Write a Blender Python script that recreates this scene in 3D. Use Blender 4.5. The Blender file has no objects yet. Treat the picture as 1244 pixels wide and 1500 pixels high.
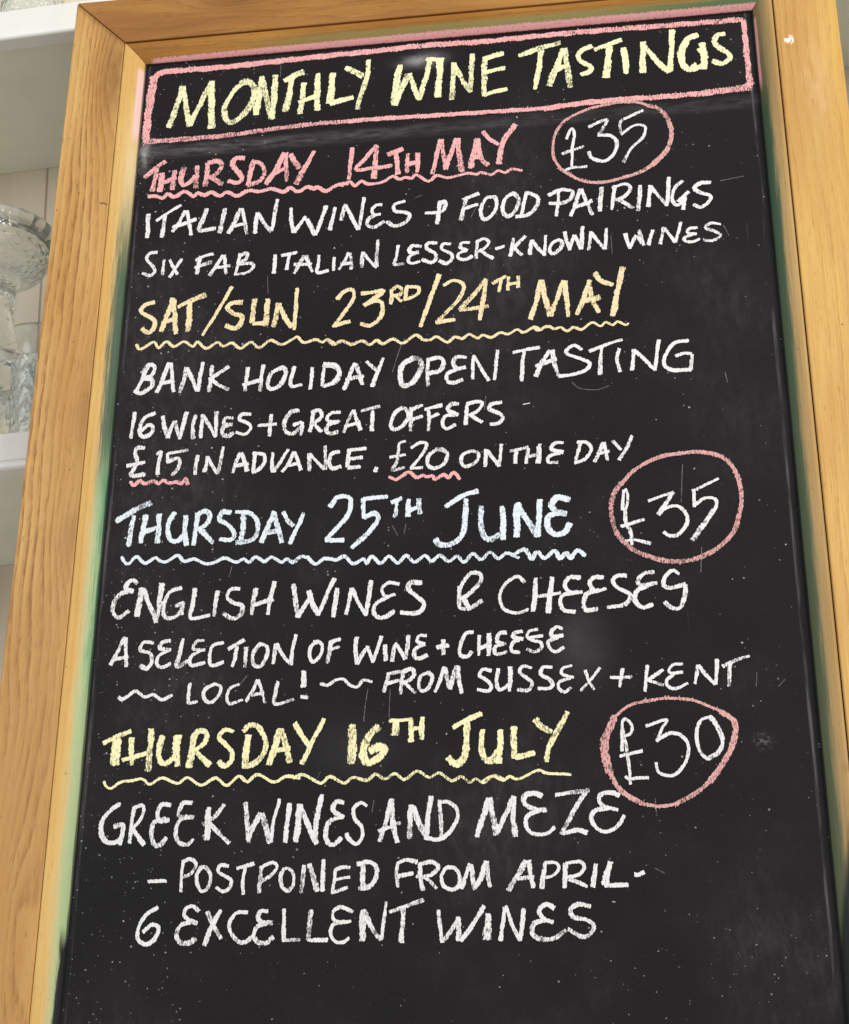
import bpy, bmesh, math, random
from mathutils import Matrix, Vector

S = bpy.context.scene
COL = S.collection

# ------------------------------------------------------------------ camera
cam_d = bpy.data.cameras.new('camera')
cam = bpy.data.objects.new('camera', cam_d)
COL.objects.link(cam)
cam_d.sensor_fit = 'VERTICAL'
cam_d.sensor_height = 24.0
cam_d.sensor_width = 24.0
cam_d.lens = 40.0
cam_d.clip_start = 0.05
cam_d.clip_end = 100.0
cam.matrix_world = Matrix(((0.990329, 0.052944, 0.128243, 0.473612), (0.138650, -0.411246, -0.900918, -1.324630), (0.005042, 0.909985, -0.414610, -1.119386), (0.000000, 0.000000, 0.000000, 1.000000)))
S.camera = cam

# ------------------------------------------------------------------ world, lamps, exposure
W = bpy.data.worlds.new('World')
S.world = W
W.use_nodes = True
bgn = W.node_tree.nodes['Background']
bgn.inputs[0].default_value = (1.0, 0.985, 0.94, 1)
bgn.inputs[1].default_value = 0.55


def area(name, loc, target, size, energy, col):
    d = bpy.data.lights.new(name, 'AREA')
    d.shape = 'DISK'
    d.size = size
    d.energy = energy
    d.color = col
    o = bpy.data.objects.new(name, d)
    COL.objects.link(o)
    o.location = loc
    o.rotation_euler = (Vector(target) - Vector(loc)).to_track_quat('-Z', 'Y').to_euler()
    return o


area('window_light', (2.9, -2.4, 0.9), (0.3, 0, -0.4), 1.6, 125, (1.0, 0.965, 0.9))
area('fill_light', (-1.9, -3.0, 0.4), (0.2, 0, -0.4), 2.2, 42, (0.95, 0.98, 1.0))  # weak unseen lamp added at the left as fill
S.view_settings.view_transform = 'Standard'
S.view_settings.look = 'None'
S.view_settings.gamma = 1.0
S.view_settings.use_curve_mapping = False
S.view_settings.exposure = 0.0
S.cycles.max_bounces = 10
S.cycles.transparent_max_bounces = 24


# ------------------------------------------------------------------ node helpers
class NB:
    def __init__(self, name):
        self.m = bpy.data.materials.new(name)
        self.m.use_nodes = True
        self.t = self.m.node_tree
        self.n = self.t.nodes
        self.bsdf = self.n['Principled BSDF']
        self.out = self.n['Material Output']

    def set(self, sock, v):
        if isinstance(v, bpy.types.NodeSocket):
            self.t.links.new(v, sock)
        elif isinstance(v, (tuple, list)) and len(v) == 3 and sock.type == 'RGBA':
            sock.default_value = (*v, 1)
        else:
            sock.default_value = v

    def math(self, op, a, b=0.0, c=None, clamp=False):
        x = self.n.new('ShaderNodeMath')
        x.operation = op
        x.use_clamp = clamp
        self.set(x.inputs[0], a)
        self.set(x.inputs[1], b)
        if c is not None:
            self.set(x.inputs[2], c)
        return x.outputs[0]

    def add(self, a, b): return self.math('ADD', a, b)
    def sub(self, a, b): return self.math('SUBTRACT', a, b)
    def mul(self, a, b): return self.math('MULTIPLY', a, b)
    def mx(self, a, b): return self.math('MAXIMUM', a, b)

    def sum(self, *a):
        r = a[0]
        for q in a[1:]:
            r = self.add(r, q)
        return r

    def prod(self, *a):
        r = a[0]
        for q in a[1:]:
            r = self.mul(r, q)
        return r

    def obj(self):
        c = self.n.new('ShaderNodeTexCoord')
        s = self.n.new('ShaderNodeSeparateXYZ')
        self.t.links.new(c.outputs['Object'], s.inputs[0])
        return s.outputs[0], s.outputs[1], s.outputs[2]

    def uv(self):
        c = self.n.new('ShaderNodeUVMap')
        s = self.n.new('ShaderNodeSeparateXYZ')
        self.t.links.new(c.outputs[0], s.inputs[0])
        return s.outputs[0], s.outputs[1]

    def vec(self, x, y, z):
        v = self.n.new('ShaderNodeCombineXYZ')
        for i, q in enumerate((x, y, z)):
            self.set(v.inputs[i], q)
        return v.outputs[0]

    def noise(self, vec, scale=1.0, detail=2.0, rough=0.5):
        x = self.n.new('ShaderNodeTexNoise')
        self.set(x.inputs['Vector'], vec)
        x.inputs['Scale'].default_value = scale
        x.inputs['Detail'].default_value = detail
        x.inputs['Roughness'].default_value = rough
        return x.outputs['Fac']

    def voronoi(self, vec, scale=1.0):
        x = self.n.new('ShaderNodeTexVoronoi')
        self.set(x.inputs['Vector'], vec)
        x.inputs['Scale'].default_value = scale
        return x.outputs['Distance'], x.outputs['Color']

    def ss(self, v, a, b, lo=0.0, hi=1.0):
        x = self.n.new('ShaderNodeMapRange')
        x.interpolation_type = 'SMOOTHSTEP'
        self.set(x.inputs[0], v)
        for i, q in enumerate((a, b, lo, hi)):
            self.set(x.inputs[1 + i], q)
        return x.outputs[0]

    def lin(self, v, a, b, lo=0.0, hi=1.0):
        x = self.n.new('ShaderNodeMapRange')
        self.set(x.inputs[0], v)
        for i, q in enumerate((a, b, lo, hi)):
            self.set(x.inputs[1 + i], q)
        return x.outputs[0]

    def mix(self, f, a, b):
        x = self.n.new('ShaderNodeMix')
        x.data_type = 'RGBA'
        self.set(x.inputs[0], f)
        self.set(x.inputs[6], a)
        self.set(x.inputs[7], b)
        return x.outputs[2]

    def gauss(self, x, z, x0, z0, sx, sz):
        a = self.math('POWER', self.math('ABSOLUTE', self.mul(self.sub(x, x0), 1 / sx)), 2.0)
        b = self.math('POWER', self.math('ABSOLUTE', self.mul(self.sub(z, z0), 1 / sz)), 2.0)
        return self.math('EXPONENT', self.mul(self.add(a, b), -1.0))

    def bump(self, h, strength, dist):
        x = self.n.new('ShaderNodeBump')
        x.inputs['Strength'].default_value = strength
        x.inputs['Distance'].default_value = dist
        self.set(x.inputs['Height'], h)
        self.t.links.new(x.outputs[0], self.bsdf.inputs['Normal'])

    def p(self, k, v):
        self.set(self.bsdf.inputs[k], v)


# ------------------------------------------------------------------ materials
def wood(name, along, light, mid, dark, knots=(), freq=150., warp=2.4, seed=0.0, lines=0.75, rough=0.42, stain=None):
    b = NB(name)
    x, y, z = b.obj()
    al, ac = (z, x) if along == 'Z' else (x, z)
    ac = b.add(ac, b.mul(y, 0.6))
    base = b.vec(b.mul(al, 1.0), b.mul(ac, 3.2), seed)
    w1 = b.noise(base, 3.2, 3, 0.55)
    w2 = b.noise(b.vec(b.mul(al, 6.0), b.mul(ac, 40.0), seed + 3), 1.0, 3, 0.6)
    g = b.sum(b.mul(ac, freq), b.mul(w1, warp * 3.0), b.mul(w2, warp * 0.35))
    kn = None
    for (ka, kc, sa, sc, amp, dk) in knots:
        ga = b.gauss(ac, al, kc, ka, sc, sa)
        g = b.add(g, b.mul(ga, amp))
        core = b.mul(b.gauss(ac, al, kc, ka, sc * 0.75, sa * 0.6), dk)
        kn = core if kn is None else b.mx(kn, core)
    # growth rings: pale early wood darkening to a sharp late wood edge
    fr = b.math('FRACT', b.add(g, 50.0))
    ring = b.mul(b.math('POWER', fr, 1.7), b.ss(fr, 1.0, 0.86))
    mask = b.ss(b.noise(b.vec(b.mul(al, 2.5), b.mul(ac, 22.0), seed + 9), 1.0, 2), 0.32, 0.68)
    ring = b.prod(ring, b.lin(mask, 0, 1, 0.30, 1.25), lines)
    streak = b.noise(b.vec(b.mul(al, 14.0), b.mul(ac, 700.0), seed + 5), 1.0, 3, 0.65)
    pore = b.ss(b.noise(b.vec(b.mul(al, 70.0), b.mul(ac, 600.0), seed + 6), 1.0, 2), 0.62, 0.74)
    big = b.noise(b.vec(b.mul(al, 5.0), b.mul(ac, 26.0), seed + 1), 1.0, 3, 0.55)
    c = b.mix(b.ss(big, 0.30, 0.72), light, mid)
    patch = b.noise(b.vec(b.mul(al, 2.2), b.mul(ac, 9.0), seed + 2), 1.0, 3, 0.5)
    c = b.mix(b.ss(patch, 0.44, 0.72, 0.0, 0.62), c, b.mix(0.42, mid, dark))
    dash = b.ss(b.noise(b.vec(b.mul(al, 55.0), b.mul(ac, 420.0), seed + 8), 1.0, 2, 0.7), 0.36, 0.62)
    ring = b.mul(ring, b.lin(dash, 0, 1, 0.35, 1.0))
    c = b.mix(b.lin(streak, 0.30, 0.70, 0.0, 0.55), c, b.mix(0.25, mid, dark))
    c = b.mix(ring, c, dark)
    c = b.mix(b.mul(pore, 0.5), c, dark)
    if kn is not None:
        kb = b.lin(b.noise(b.vec(b.mul(al, 60.0), b.mul(ac, 90.0), seed), 1.0, 3), 0.3, 0.7, 0.6, 1.0)
        c = b.mix(b.mul(kn, kb), c, tuple(q * 0.75 for q in dark))
    # grime specks and small knocks
    vd, vc = b.voronoi(b.vec(x, y, z), 85.0)
    pick = b.ss(b.noise(b.vec(x, z, 4.0 + seed), 70.0, 0), 0.60, 0.66)
    dot = b.mul(b.ss(vd, 0.13, 0.06), pick)
    c = b.mix(b.mul(dot, 0.55), c, (0.10, 0.05, 0.02))
    if stain:
        c = stain(b, c, x, y, z)
    b.p('Base Color', c)
    b.p('Roughness', b.lin(streak, 0.3, 0.7, rough - 0.06, rough + 0.10))
    b.p('Specular IOR Level', 0.14 if stain in (stain_left, stain_right, stain_top) else 0.35)
    b.bump(b.add(b.mul(streak, 0.7), b.mul(ring, -0.7)), 0.45, 0.001)
    return b.m


GREEN = (0.010, 0.070, 0.046)
PALEGREEN = (0.24, 0.42, 0.22)
PINK = (0.74, 0.34, 0.36)
BLACK = (0.017, 0.017, 0.018)


def fuzz(b, u, v, fu, fv, seed, amt):
    return b.mul(b.sub(b.noise(b.vec(b.mul(u, fu), b.mul(v, fv), seed), 1.0, 4, 0.65), 0.5), amt)


def stain_left(b, c, x, y, z):
    u, v = b.uv()
    f = fuzz(b, u, v, 14, 5, 1.0, 0.45)
    fine = fuzz(b, u, v, 22, 38, 2.0, 0.9)
    vv = b.sum(v, f, fine)
    # pale straw strip along the panel
    us = b.sum(u, b.mul(fine, 0.16), b.mul(f, 0.06))
    pale = b.mul(b.ss(vv, 0.75, 0.15), b.ss(us, -0.02, -0.14))
    c = b.mix(b.mul(pale, 0.6), c, (0.66, 0.56, 0.34))
    mid = b.mul(b.ss(us, -0.12, -0.26), b.ss(us, -0.53, -0.43))
    dark = b.prod(b.ss(vv, 0.62, 0.30), mid)
    c = b.mix(b.mul(dark, 0.92), c, GREEN)
    low = b.mul(b.ss(us, -0.41, -0.50), b.ss(vv, 0.62, 0.18))
    c = b.mix(b.mul(low, 0.72), c, PALEGREEN)
    low2 = b.prod(b.ss(u, -0.44, -0.47), b.ss(u, -0.72, -0.6), b.ss(vv, 0.25, 0.05))
    c = b.mix(b.mul(low2, 0.8), c, (0.05, 0.22, 0.12))
    pk = b.prod(b.ss(b.sum(v, b.mul(f, .35), b.mul(fine, .12)), 0.36, 0.24), b.ss(u, -0.005, -0.012), b.ss(b.add(u, b.mul(f, 0.02)), -0.10, -0.085))
    c = b.mix(b.mul(pk, 0.85), c, (0.76, 0.50, 0.49))
    e = b.mul(b.ss(b.sum(v, b.mul(f, 0.7), b.mul(fine, 0.15)), 0.24, 0.18), b.ss(b.add(u, b.mul(f, 0.06)), -0.855, -0.875))
    c = b.mix(e, c, BLACK)
    e2 = b.ss(b.sum(v, b.mul(fine, 0.08)), 0.05, 0.02)
    return b.mix(b.mul(e2, 0.8), c, BLACK)


def stain_right(b, c, x, y, z):
    u, v = b.uv()
    f = fuzz(b, u, v, 12, 4, 5.0, 0.40)
    fine = fuzz(b, u, v, 30, 26, 6.0, 0.35)
    vv = b.sum(v, f, fine)
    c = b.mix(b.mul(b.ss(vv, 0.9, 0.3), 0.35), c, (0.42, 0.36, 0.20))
    g = b.mul(b.ss(vv, 0.58, 0.30), b.ss(u, -0.02, -0.13))
    c = b.mix(b.mul(g, b.lin(u, -0.9, -0.1, 0.72, 0.93)), c, GREEN)
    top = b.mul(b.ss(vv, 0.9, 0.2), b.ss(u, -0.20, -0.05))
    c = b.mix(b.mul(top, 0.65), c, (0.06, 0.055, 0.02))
    pk = b.prod(b.ss(b.add(v, b.mul(fine, 0.5)), 0.20, 0.13), b.ss(v, 0.02, 0.04), b.ss(u, -0.008, -0.014), b.ss(b.add(u, b.mul(fine, 0.05)), -0.10, -0.08))
    c = b.mix(b.mul(pk, 0.75), c, PINK)
    e = b.mul(b.ss(b.sum(v, b.mul(f, 0.9), b.mul(fine, 0.6)), 0.78, 0.70), b.ss(b.sum(u, b.mul(v, -0.12), b.mul(f, 0.05)), -0.87, -0.90))
    c = b.mix(e, c, (0.02, 0.024, 0.022))
    e2 = b.ss(b.sum(v, b.mul(fine, 0.15)), 0.075, 0.04)
    return b.mix(b.mul(e2, 0.9), c, BLACK)


def stain_top(b, c, x, y, z):
    u, v = b.uv()
    f = fuzz(b, u, v, 16, 4, 8.0, 0.40)
    fine = fuzz(b, u, v, 400, 9, 9.0, 0.5)
    vv = b.add(v, f)
    gg = b.mul(b.ss(vv, 0.72, 0.35), b.ss(b.add(u, b.mul(f, 0.2)), 0.06, 0.20))
    c = b.mix(b.mul(gg, b.lin(u, 0.1, 0.6, 0.45, 0.8)), c, (0.20, 0.24, 0.10))
    g2 = b.mul(b.ss(vv, 0.55, 0.40), b.ss(u, 0.42, 0.58))
    c = b.mix(b.mul(g2, 0.7), c, (0.05, 0.12, 0.06))
    lim = b.lin(u, 0.0, 0.3, 0.17, 0.24)
    pk = b.mul(b.ss(b.sub(b.add(v, b.mul(fine, 0.45)), lim), 0.05, -0.03), b.ss(b.add(u, b.mul(fine, 0.02)), 0.004, 0.012))
    gap = b.ss(b.noise(b.vec(b.mul(u, 520.0), b.mul(v, 10.0), 3.0), 1.0, 2), 0.34, 0.44)
    c = b.mix(b.prod(pk, b.lin(gap, 0, 1, 0.45, 0.92)), c, PINK)
    e2 = b.ss(b.sum(v, b.mul(fine, 0.12)), 0.035, 0.015)
    return b.mix(b.mul(e2, 0.95), c, (0.02, 0.014, 0.014))


def marks_left(b, c, x, y, z):
    # brown varnish gathered at the top corner, one short crack near the moulding
    t = b.mul(b.ss(z, -0.06, 0.06), b.ss(b.noise(b.vec(b.mul(x, 40.0), b.mul(z, 9.0), 2.0), 1.0, 3), 0.35, 0.65))
    c = b.mix(b.mul(t, 0.5), c, (0.34, 0.155, 0.04))
    # grime worked into the mitre
    mt = b.ss(b.math('ABSOLUTE', b.add(b.sub(z, 0.0218), b.mul(b.add(x, 0.0205), 1.03))), 0.010, 0.0)
    c = b.mix(b.mul(mt, 0.55), c, (0.16, 0.065, 0.018))
    w = b.mul(b.sub(b.noise(b.vec(b.mul(x, 300.0), 0.0, 3.0), 1.0, 1), 0.5), 0.006)
    cr = b.mul(b.ss(b.math('ABSOLUTE', b.sub(b.add(z, w), b.add(-0.1705, b.mul(b.add(x, 0.03), -0.35)))), 0.0011, 0.0004), b.ss(b.math('ABSOLUTE', b.add(x, 0.0262)), 0.0045, 0.0035))
    return b.mix(b.mul(cr, 0.9), c, (0.045, 0.02, 0.01))


def marks_right(b, c, x, y, z):
    # chipped flecks of white paint and a rubbed pale patch
    k = b.noise(b.vec(b.mul(x, 330.0), b.mul(z, 220.0), 1.0), 1.0, 2)
    fl = b.mul(b.gauss(x, z, 0.631, -0.047, 0.0045, 0.0055), b.ss(k, 0.40, 0.5))
    c = b.mix(b.ss(fl, 0.25, 0.5), c, (0.78, 0.74, 0.70))
    pt = b.mul(b.gauss(x, z, 0.652, -0.10, 0.012, 0.05), b.ss(b.noise(b.vec(b.mul(x, 120.0), b.mul(z, 30.0), 2.0), 1.0, 3), 0.3, 0.7))
    c = b.mix(b.mul(pt, 0.5), c, (0.70, 0.47, 0.24))
    return b.mix(b.mul(b.ss(x, 0.662, 0.676), 0.35), c, (0.60, 0.36, 0.055))


def marks_top(b, c, x, y, z):
    t = b.noise(b.vec(b.mul(x, 7.0), b.mul(z, 34.0), 5.0), 1.0, 4, 0.6)
    c = b.mix(b.ss(t, 0.48, 0.72, 0.0, 0.6), c, (0.20, 0.085, 0.022))
    return b.mix(b.ss(x, 0.25, 0.5, 0.0, 0.35), c, (0.52, 0.29, 0.07))


HONEY = ((0.66, 0.415, 0.145), (0.52, 0.275, 0.075), (0.22, 0.080, 0.016))
AMBER = ((0.42, 0.205, 0.048), (0.30, 0.125, 0.025), (0.15, 0.052, 0.010))
YELLOW = ((0.66, 0.425, 0.125), (0.56, 0.315, 0.09), (0.30, 0.135, 0.032))
M_LEFT = wood('left rail wood', 'Z', *HONEY, knots=((-0.02, -0.040, 0.085, 0.018, 3.2, 0.6), (-0.40, -0.030, 0.060, 0.011, 2.2, 0.55), (-0.345, -0.027, 0.05, 0.006, 0.5, 0.45),
              (-0.52, -0.034, 0.05, 0.014, 1.6, 0.4), (-0.86, -0.05, 0.10, 0.018, 2.5, 0.10)), freq=125, warp=1.5, seed=1.3, lines=0.95, stain=marks_left)
M_TOP = wood('top rail wood', 'X', *AMBER, knots=((0.09, 0.055, 0.05, 0.012, 2.0, 0.6), (0.42, 0.06, 0.09, 0.014, 1.6, 0.3)), freq=60, warp=2.0, seed=4.7, lines=0.45, stain=marks_top)
M_RIGHT = wood('right rail wood', 'Z', *YELLOW, knots=(), freq=110, warp=1.2, seed=7.1, lines=0.6, stain=marks_right)
M_MLEFT = wood('left moulding wood', 'Z', (0.66, 0.45, 0.17), (0.60, 0.36, 0.11), (0.36, 0.17, 0.04), freq=160, warp=0.7, seed=11.0, lines=0.45, stain=stain_left)
M_MTOP = wood('top moulding wood', 'X', *AMBER, freq=110, warp=0.7, seed=12.0, lines=0.4, stain=stain_top)
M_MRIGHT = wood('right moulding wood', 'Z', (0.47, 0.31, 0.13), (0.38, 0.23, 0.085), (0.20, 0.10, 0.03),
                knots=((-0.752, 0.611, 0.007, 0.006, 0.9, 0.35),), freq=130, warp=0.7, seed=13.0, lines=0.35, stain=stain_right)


def panel_material():
    b = NB('black chalkboard paint')
    x, y, z = b.obj()
    n1 = b.noise(b.vec(x, z, 0.3), 5.0, 4, 0.6)
    n2 = b.noise(b.vec(b.mul(x, 900.0), b.mul(z, 320.0), 0.0), 1.0, 2, 0.6)
    n3 = b.noise(b.vec(x, z, 2.2), 26.0, 4, 0.7)
    c = b.mix(b.ss(n1, 0.35, 0.7), (0.0110, 0.0098, 0.0112), (0.0170, 0.0148, 0.0162))
    c = b.mix(b.lin(n2, 0.35, 0.75, 0.0, 0.35), c, (0.026, 0.0245, 0.0255))
    dust = None

    def put(d):
        nonlocal dust
        dust = d if dust is None else b.mx(dust, d)
    # chalk specks of three sizes, thicker towards the left edge
    left = b.ss(x, 0.16, 0.0)
    for sc, r0, lo, k, sd in ((150.0, 0.07, 0.62, 0.45, 1.0), (85.0, 0.04, 0.66, 0.7, 2.5), (330.0, 0.13, 0.60, 0.32, 3.0)):
        wob = b.vec(b.add(x, b.mul(b.noise(b.vec(x, z, sd), 320.0, 0), 0.0016)), z, sd * 3.1)
        vd, vc = b.voronoi(wob, sc)
        sp = b.n.new('ShaderNodeSeparateColor')
        b.t.links.new(vc, sp.inputs[0])
        cl = b.noise(b.vec(x, z, sd * 7.0), 14.0, 3, 0.65)
        thr = b.sub(b.sub(1.34, b.mul(cl, 0.78)), b.mul(left, 0.26))
        pick = b.math('GREATER_THAN', sp.outputs[0], thr)
        rr = b.mul(sp.outputs[1], r0 * 2.0)
        d = b.mul(b.ss(b.sub(vd, rr), 0.03, -0.03), pick)
        put(b.mul(d, b.lin(sp.outputs[2], 0, 1, 0.25 * k, k)))
    # wiped chalk band under the heading, rubbed spot above WINE, faint pale spots, clouds
    line = b.sub(z, b.add(-0.1065, b.mul(x, 0.004)))
    band = b.mul(b.ss(line, -0.012, -0.001), b.ss(line, 0.010, 0.001))
    band = b.prod(band, b.ss(b.noise(b.vec(b.mul(x, 30.0), b.mul(z, 160.0), 1.0), 1.0, 4, 0.7), 0.30, 0.75), b.lin(b.ss(x, 0.42, 0.0), 0, 1, 0.35, 1.0))
    put(b.mul(band, 0.14))
    put(b.prod(b.gauss(x, z, 0.280, -0.0225, 0.018, 0.007), b.ss(n3, 0.35, 0.65), 0.35))
    put(b.prod(b.gauss(x, z, 0.006, -0.112, 0.006, 0.016), b.ss(n3, 0.35, 0.65), 0.5))
    put(b.prod(b.gauss(x, z, 0.415, -0.637, 0.020, 0.026), b.lin(n3, 0.3, 0.7, 0.5, 1.0), 0.05))
    put(b.prod(b.gauss(x, z, 0.225, -0.72, 0.035, 0.022), b.lin(n3, 0.3, 0.7, 0.5, 1.0), 0.025))
    put(b.prod(b.gauss(x, z, 0.556, -0.724, 0.006, 0.005), b.ss(b.noise(b.vec(x, z, 4.0), 300.0, 3, 0.7), 0.45, 0.62), 0.14))
    put(b.prod(b.ss(n1, 0.45, 0.75), b.ss(b.noise(b.vec(b.mul(x, 120.0), b.mul(z, 45.0), 6.0), 1.0, 5, 0.7), 0.36, 0.72), 0.032))
    # scuffed rim where the paint meets the moulding
    for ed in (b.sub(x, 0.0035), b.sub(0.594, x)):
        e = b.math('ABSOLUTE', ed)
        w = b.ss(b.noise(b.vec(b.mul(x, 200.0), b.mul(z, 9.0), 6.0), 1.0, 4, 0.7), 0.42, 0.70)
        put(b.prod(b.ss(e, 0.0022, 0.0004), w, 0.11))
    # faint swipes
    sw = b.ss(b.noise(b.vec(b.mul(x, 380.0), b.mul(z, 14.0), 9.0), 1.0, 2), 0.72, 0.82)
    put(b.prod(sw, b.ss(b.noise(b.vec(x, z, 12.0), 7.0, 1), 0.55, 0.7), 0.06))
    c = b.mix(dust, c, (0.72, 0.71, 0.72))
    b.p('Base Color', c)
    b.p('Roughness', b.lin(n3, 0.3, 0.7, 0.50, 0.62))
    b.p('Specular IOR Level', 0.07)
    b.bump(b.add(b.mul(n2, 0.5), b.mul(n3, 0.6)), 0.12, 0.0006)
    return b.m


M_PANEL = panel_material()


def chalk(name, col, body=1.0, lo=0.76):
    b = NB(name)
    x, y, z = b.obj()
    e, v = b.uv()
    a4 = b.math('POWER', b.math('ABSOLUTE', v), 4.0)
    c4 = b.math('POWER', b.mx(b.sub(1.0, e), 0.0), 4.0)
    r = b.math('POWER', b.add(a4, c4), 0.25)
    n1 = b.noise(b.vec(b.mul(x, 620.0), b.mul(z, 420.0), 0.0), 1.0, 3, 0.65)
    n2 = b.noise(b.vec(b.mul(x, 800.0), b.mul(z, 260.0), 3.0), 1.0, 2, 0.6)
    n3 = b.noise(b.vec(x, z, 5.0), 110.0, 3, 0.6)
    cov = b.sum(b.sub(0.90, r), b.mul(b.sub(n1, 0.5), 0.95), b.mul(b.sub(n2, 0.5), 0.85))
    edge = b.ss(cov, -0.02, 0.10)
    # pressure: bare board shows through the grain where the chalk skipped
    press = b.add(b.mul(n2, 0.95), b.add(b.mul(n1, 0.45), b.mul(n3, 0.75)))
    at = b.n.new('ShaderNodeAttribute')
    at.attribute_name = 'press'
    fill = b.ss(b.add(press, at.outputs['Fac']), lo, lo + 0.28, 0.22, 1.0)
    alpha = b.prod(edge, fill, body)
    dark = tuple(q * 0.80 for q in col)
    b.p('Base Color', b.mix(b.ss(n2, 0.3, 0.7), dark, col))
    b.p('Roughness', 0.95)
    b.p('Specular IOR Level', 0.1)
    b.p('Alpha', alpha)
    return b.m


CH = {
    'white': chalk('white chalk', (0.80, 0.80, 0.81)),
    'yellow': chalk('yellow chalk', (0.88, 0.85, 0.53)),
    'lemon': chalk('lemon chalk', (0.93, 0.86, 0.52)),
    'cream': chalk('cream chalk', (0.88, 0.72, 0.45)),
    'pink': chalk('pink chalk', (0.86, 0.44, 0.44), 1.0, 0.79),
    'pinkring': chalk('rose chalk', (0.72, 0.40, 0.385), 1.0, 0.83),
    'blue': chalk('pale blue chalk', (0.76, 0.83, 0.90)),
    'dust': chalk('chalk dust scratch', (0.60, 0.60, 0.60), 0.22),
}


def painted(name, col, rough=0.45, chips=0.0):
    b = NB(name)
    x, y, z = b.obj()
    n = b.noise(b.vec(x, y, z), 14.0, 4, 0.6)
    c = b.mix(b.ss(n, 0.35, 0.75), col, tuple(q * 0.93 for q in col))
    if chips:
        vd, vc = b.voronoi(b.vec(x, y, b.mul(z, 1.6)), 34.0)
        sp = b.n.new('ShaderNodeSeparateColor')
        b.t.links.new(vc, sp.inputs[0])
        ch = b.mul(b.ss(b.add(vd, b.mul(b.noise(b.vec(x, y, z), 400.0, 1), 0.08)), 0.15, 0.12), b.math('GREATER_THAN', sp.outputs[0], 0.80))
        c = b.mix(b.mul(ch, chips), c, (0.06, 0.045, 0.035))
    b.p('Base Color', c)
    b.p('Roughness', rough)
    b.bump(n, 0.1, 0.001)
    return b.m


def planks():
    b = NB('pale board wall')
    x, y, z = b.obj()
    n = b.noise(b.vec(b.mul(x, 30.0), b.mul(z, 3.0), 1.0), 1.0, 4, 0.6)
    c = b.mix(b.ss(n, 0.3, 0.7), (0.72, 0.64, 0.52), (0.65, 0.56, 0.43))
    g = b.math('ABSOLUTE', b.sub(b.math('FRACT', b.mul(b.add(x, 0.012), 1 / 0.095)), 0.5))
    gr = b.ss(g, 0.478, 0.495)
    c = b.mix(b.mul(gr, 0.65), c, (0.22, 0.15, 0.09))
    kn = b.ss(b.noise(b.vec(b.mul(x, 26.0), b.mul(z, 15.0), 8.0), 1.0, 1), 0.76, 0.82)
    c = b.mix(b.mul(kn, 0.6), c, (0.26, 0.15, 0.07))
    b.p('Base Color', c)
    b.p('Roughness', 0.6)
    b.bump(b.mul(gr, -1.0), 0.4, 0.002)
    return b.m


def cut_glass(name, scale, strength, flute=0.0):
    b = NB(name)
    x, y, z = b.obj()
    b.p('Base Color', (0.95, 0.99, 0.97))
    b.p('Roughness', 0.05)
    b.p('IOR', 1.48)
    b.p('Transmission Weight', 0.88)
    vd, vc = b.voronoi(b.vec(x, y, z), scale)
    nn = b.noise(b.vec(x, y, z), scale * 0.9, 2)
    h = b.add(b.mul(vd, 1.0), b.mul(nn, 0.6))
    if flute:
        ang = b.math('ARCTAN2', x, y)
        h = b.add(b.mul(h, 0.4), b.mul(b.math('SINE', b.add(b.mul(ang, flute), b.mul(z, 160.0))), 0.6))
    b.bump(h, strength, 0.004)
    return b.m


M_WHITE = painted('white gloss paint', (0.76, 0.76, 0.73), 0.35, 0.0)
M_SHELF = painted('white shelf paint', (0.74, 0.735, 0.70), 0.45, 0.9)
M_UNDER = painted('shade tinted shelf paint', (0.78, 0.79, 0.68), 0.5, 0.0)  # white shelf paint, greenish shade of the underside put into its colour
M_WALL = planks()
M_GLASS = cut_glass('cut glass', 210.0, 0.10)
M_GLASSR = cut_glass('twisted glass', 90.0, 0.35, 22.0)
M_GLASSP = cut_glass('plain glass', 40.0, 0.12)


# ------------------------------------------------------------------ object helpers
def link(name, bm, mat, parent=None, label=None, smooth=False):
    me = bpy.data.meshes.new(name)
    bmesh.ops.recalc_face_normals(bm, faces=bm.faces[:])
    bm.to_mesh(me)
    bm.free()
    me.materials.append(mat)
    if smooth:
        for p in me.polygons:
            p.use_smooth = True
    o = bpy.data.objects.new(name, me)
    COL.objects.link(o)
    if parent is not None:
        o.parent = parent
        o.matrix_parent_inverse = parent.matrix_world.inverted()
    if label:
        o['label'] = label
    return o


def thing(name, label, cat, loc, rot=None, group=None):
    o = bpy.data.objects.new(name, None)
    COL.objects.link(o)
    o.empty_display_size = 0.05
    m = Matrix.Translation(loc)
    if rot is not None:
        m = m @ rot
    o.matrix_world = m
    bpy.context.view_layer.update()
    o['label'] = label
    o['category'] = cat
    if group:
        o['group'] = group
    return o


def bevel(o, w, seg=2):
    m = o.modifiers.new('bevel', 'BEVEL')
    m.width = w
    m.segments = seg
    m.limit_method = 'ANGLE'
    m.angle_limit = math.radians(40)
    for p in o.data.polygons:
        p.use_smooth = True
    m.harden_normals = True


def prism(quad, y0, y1):
    """Solid between y0 and y1 over a polygon given in x, z."""
    bm = bmesh.new()
    a = [bm.verts.new((p[0], y0, p[1])) for p in quad]
    c = [bm.verts.new((p[0], y1, p[1])) for p in quad]
    n = len(quad)
    bm.faces.new(a)
    bm.faces.new(c[::-1])
    for i in range(n):
        j = (i + 1) % n
        bm.faces.new((a[i], a[j], c[j], c[i]))
    return bm


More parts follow.
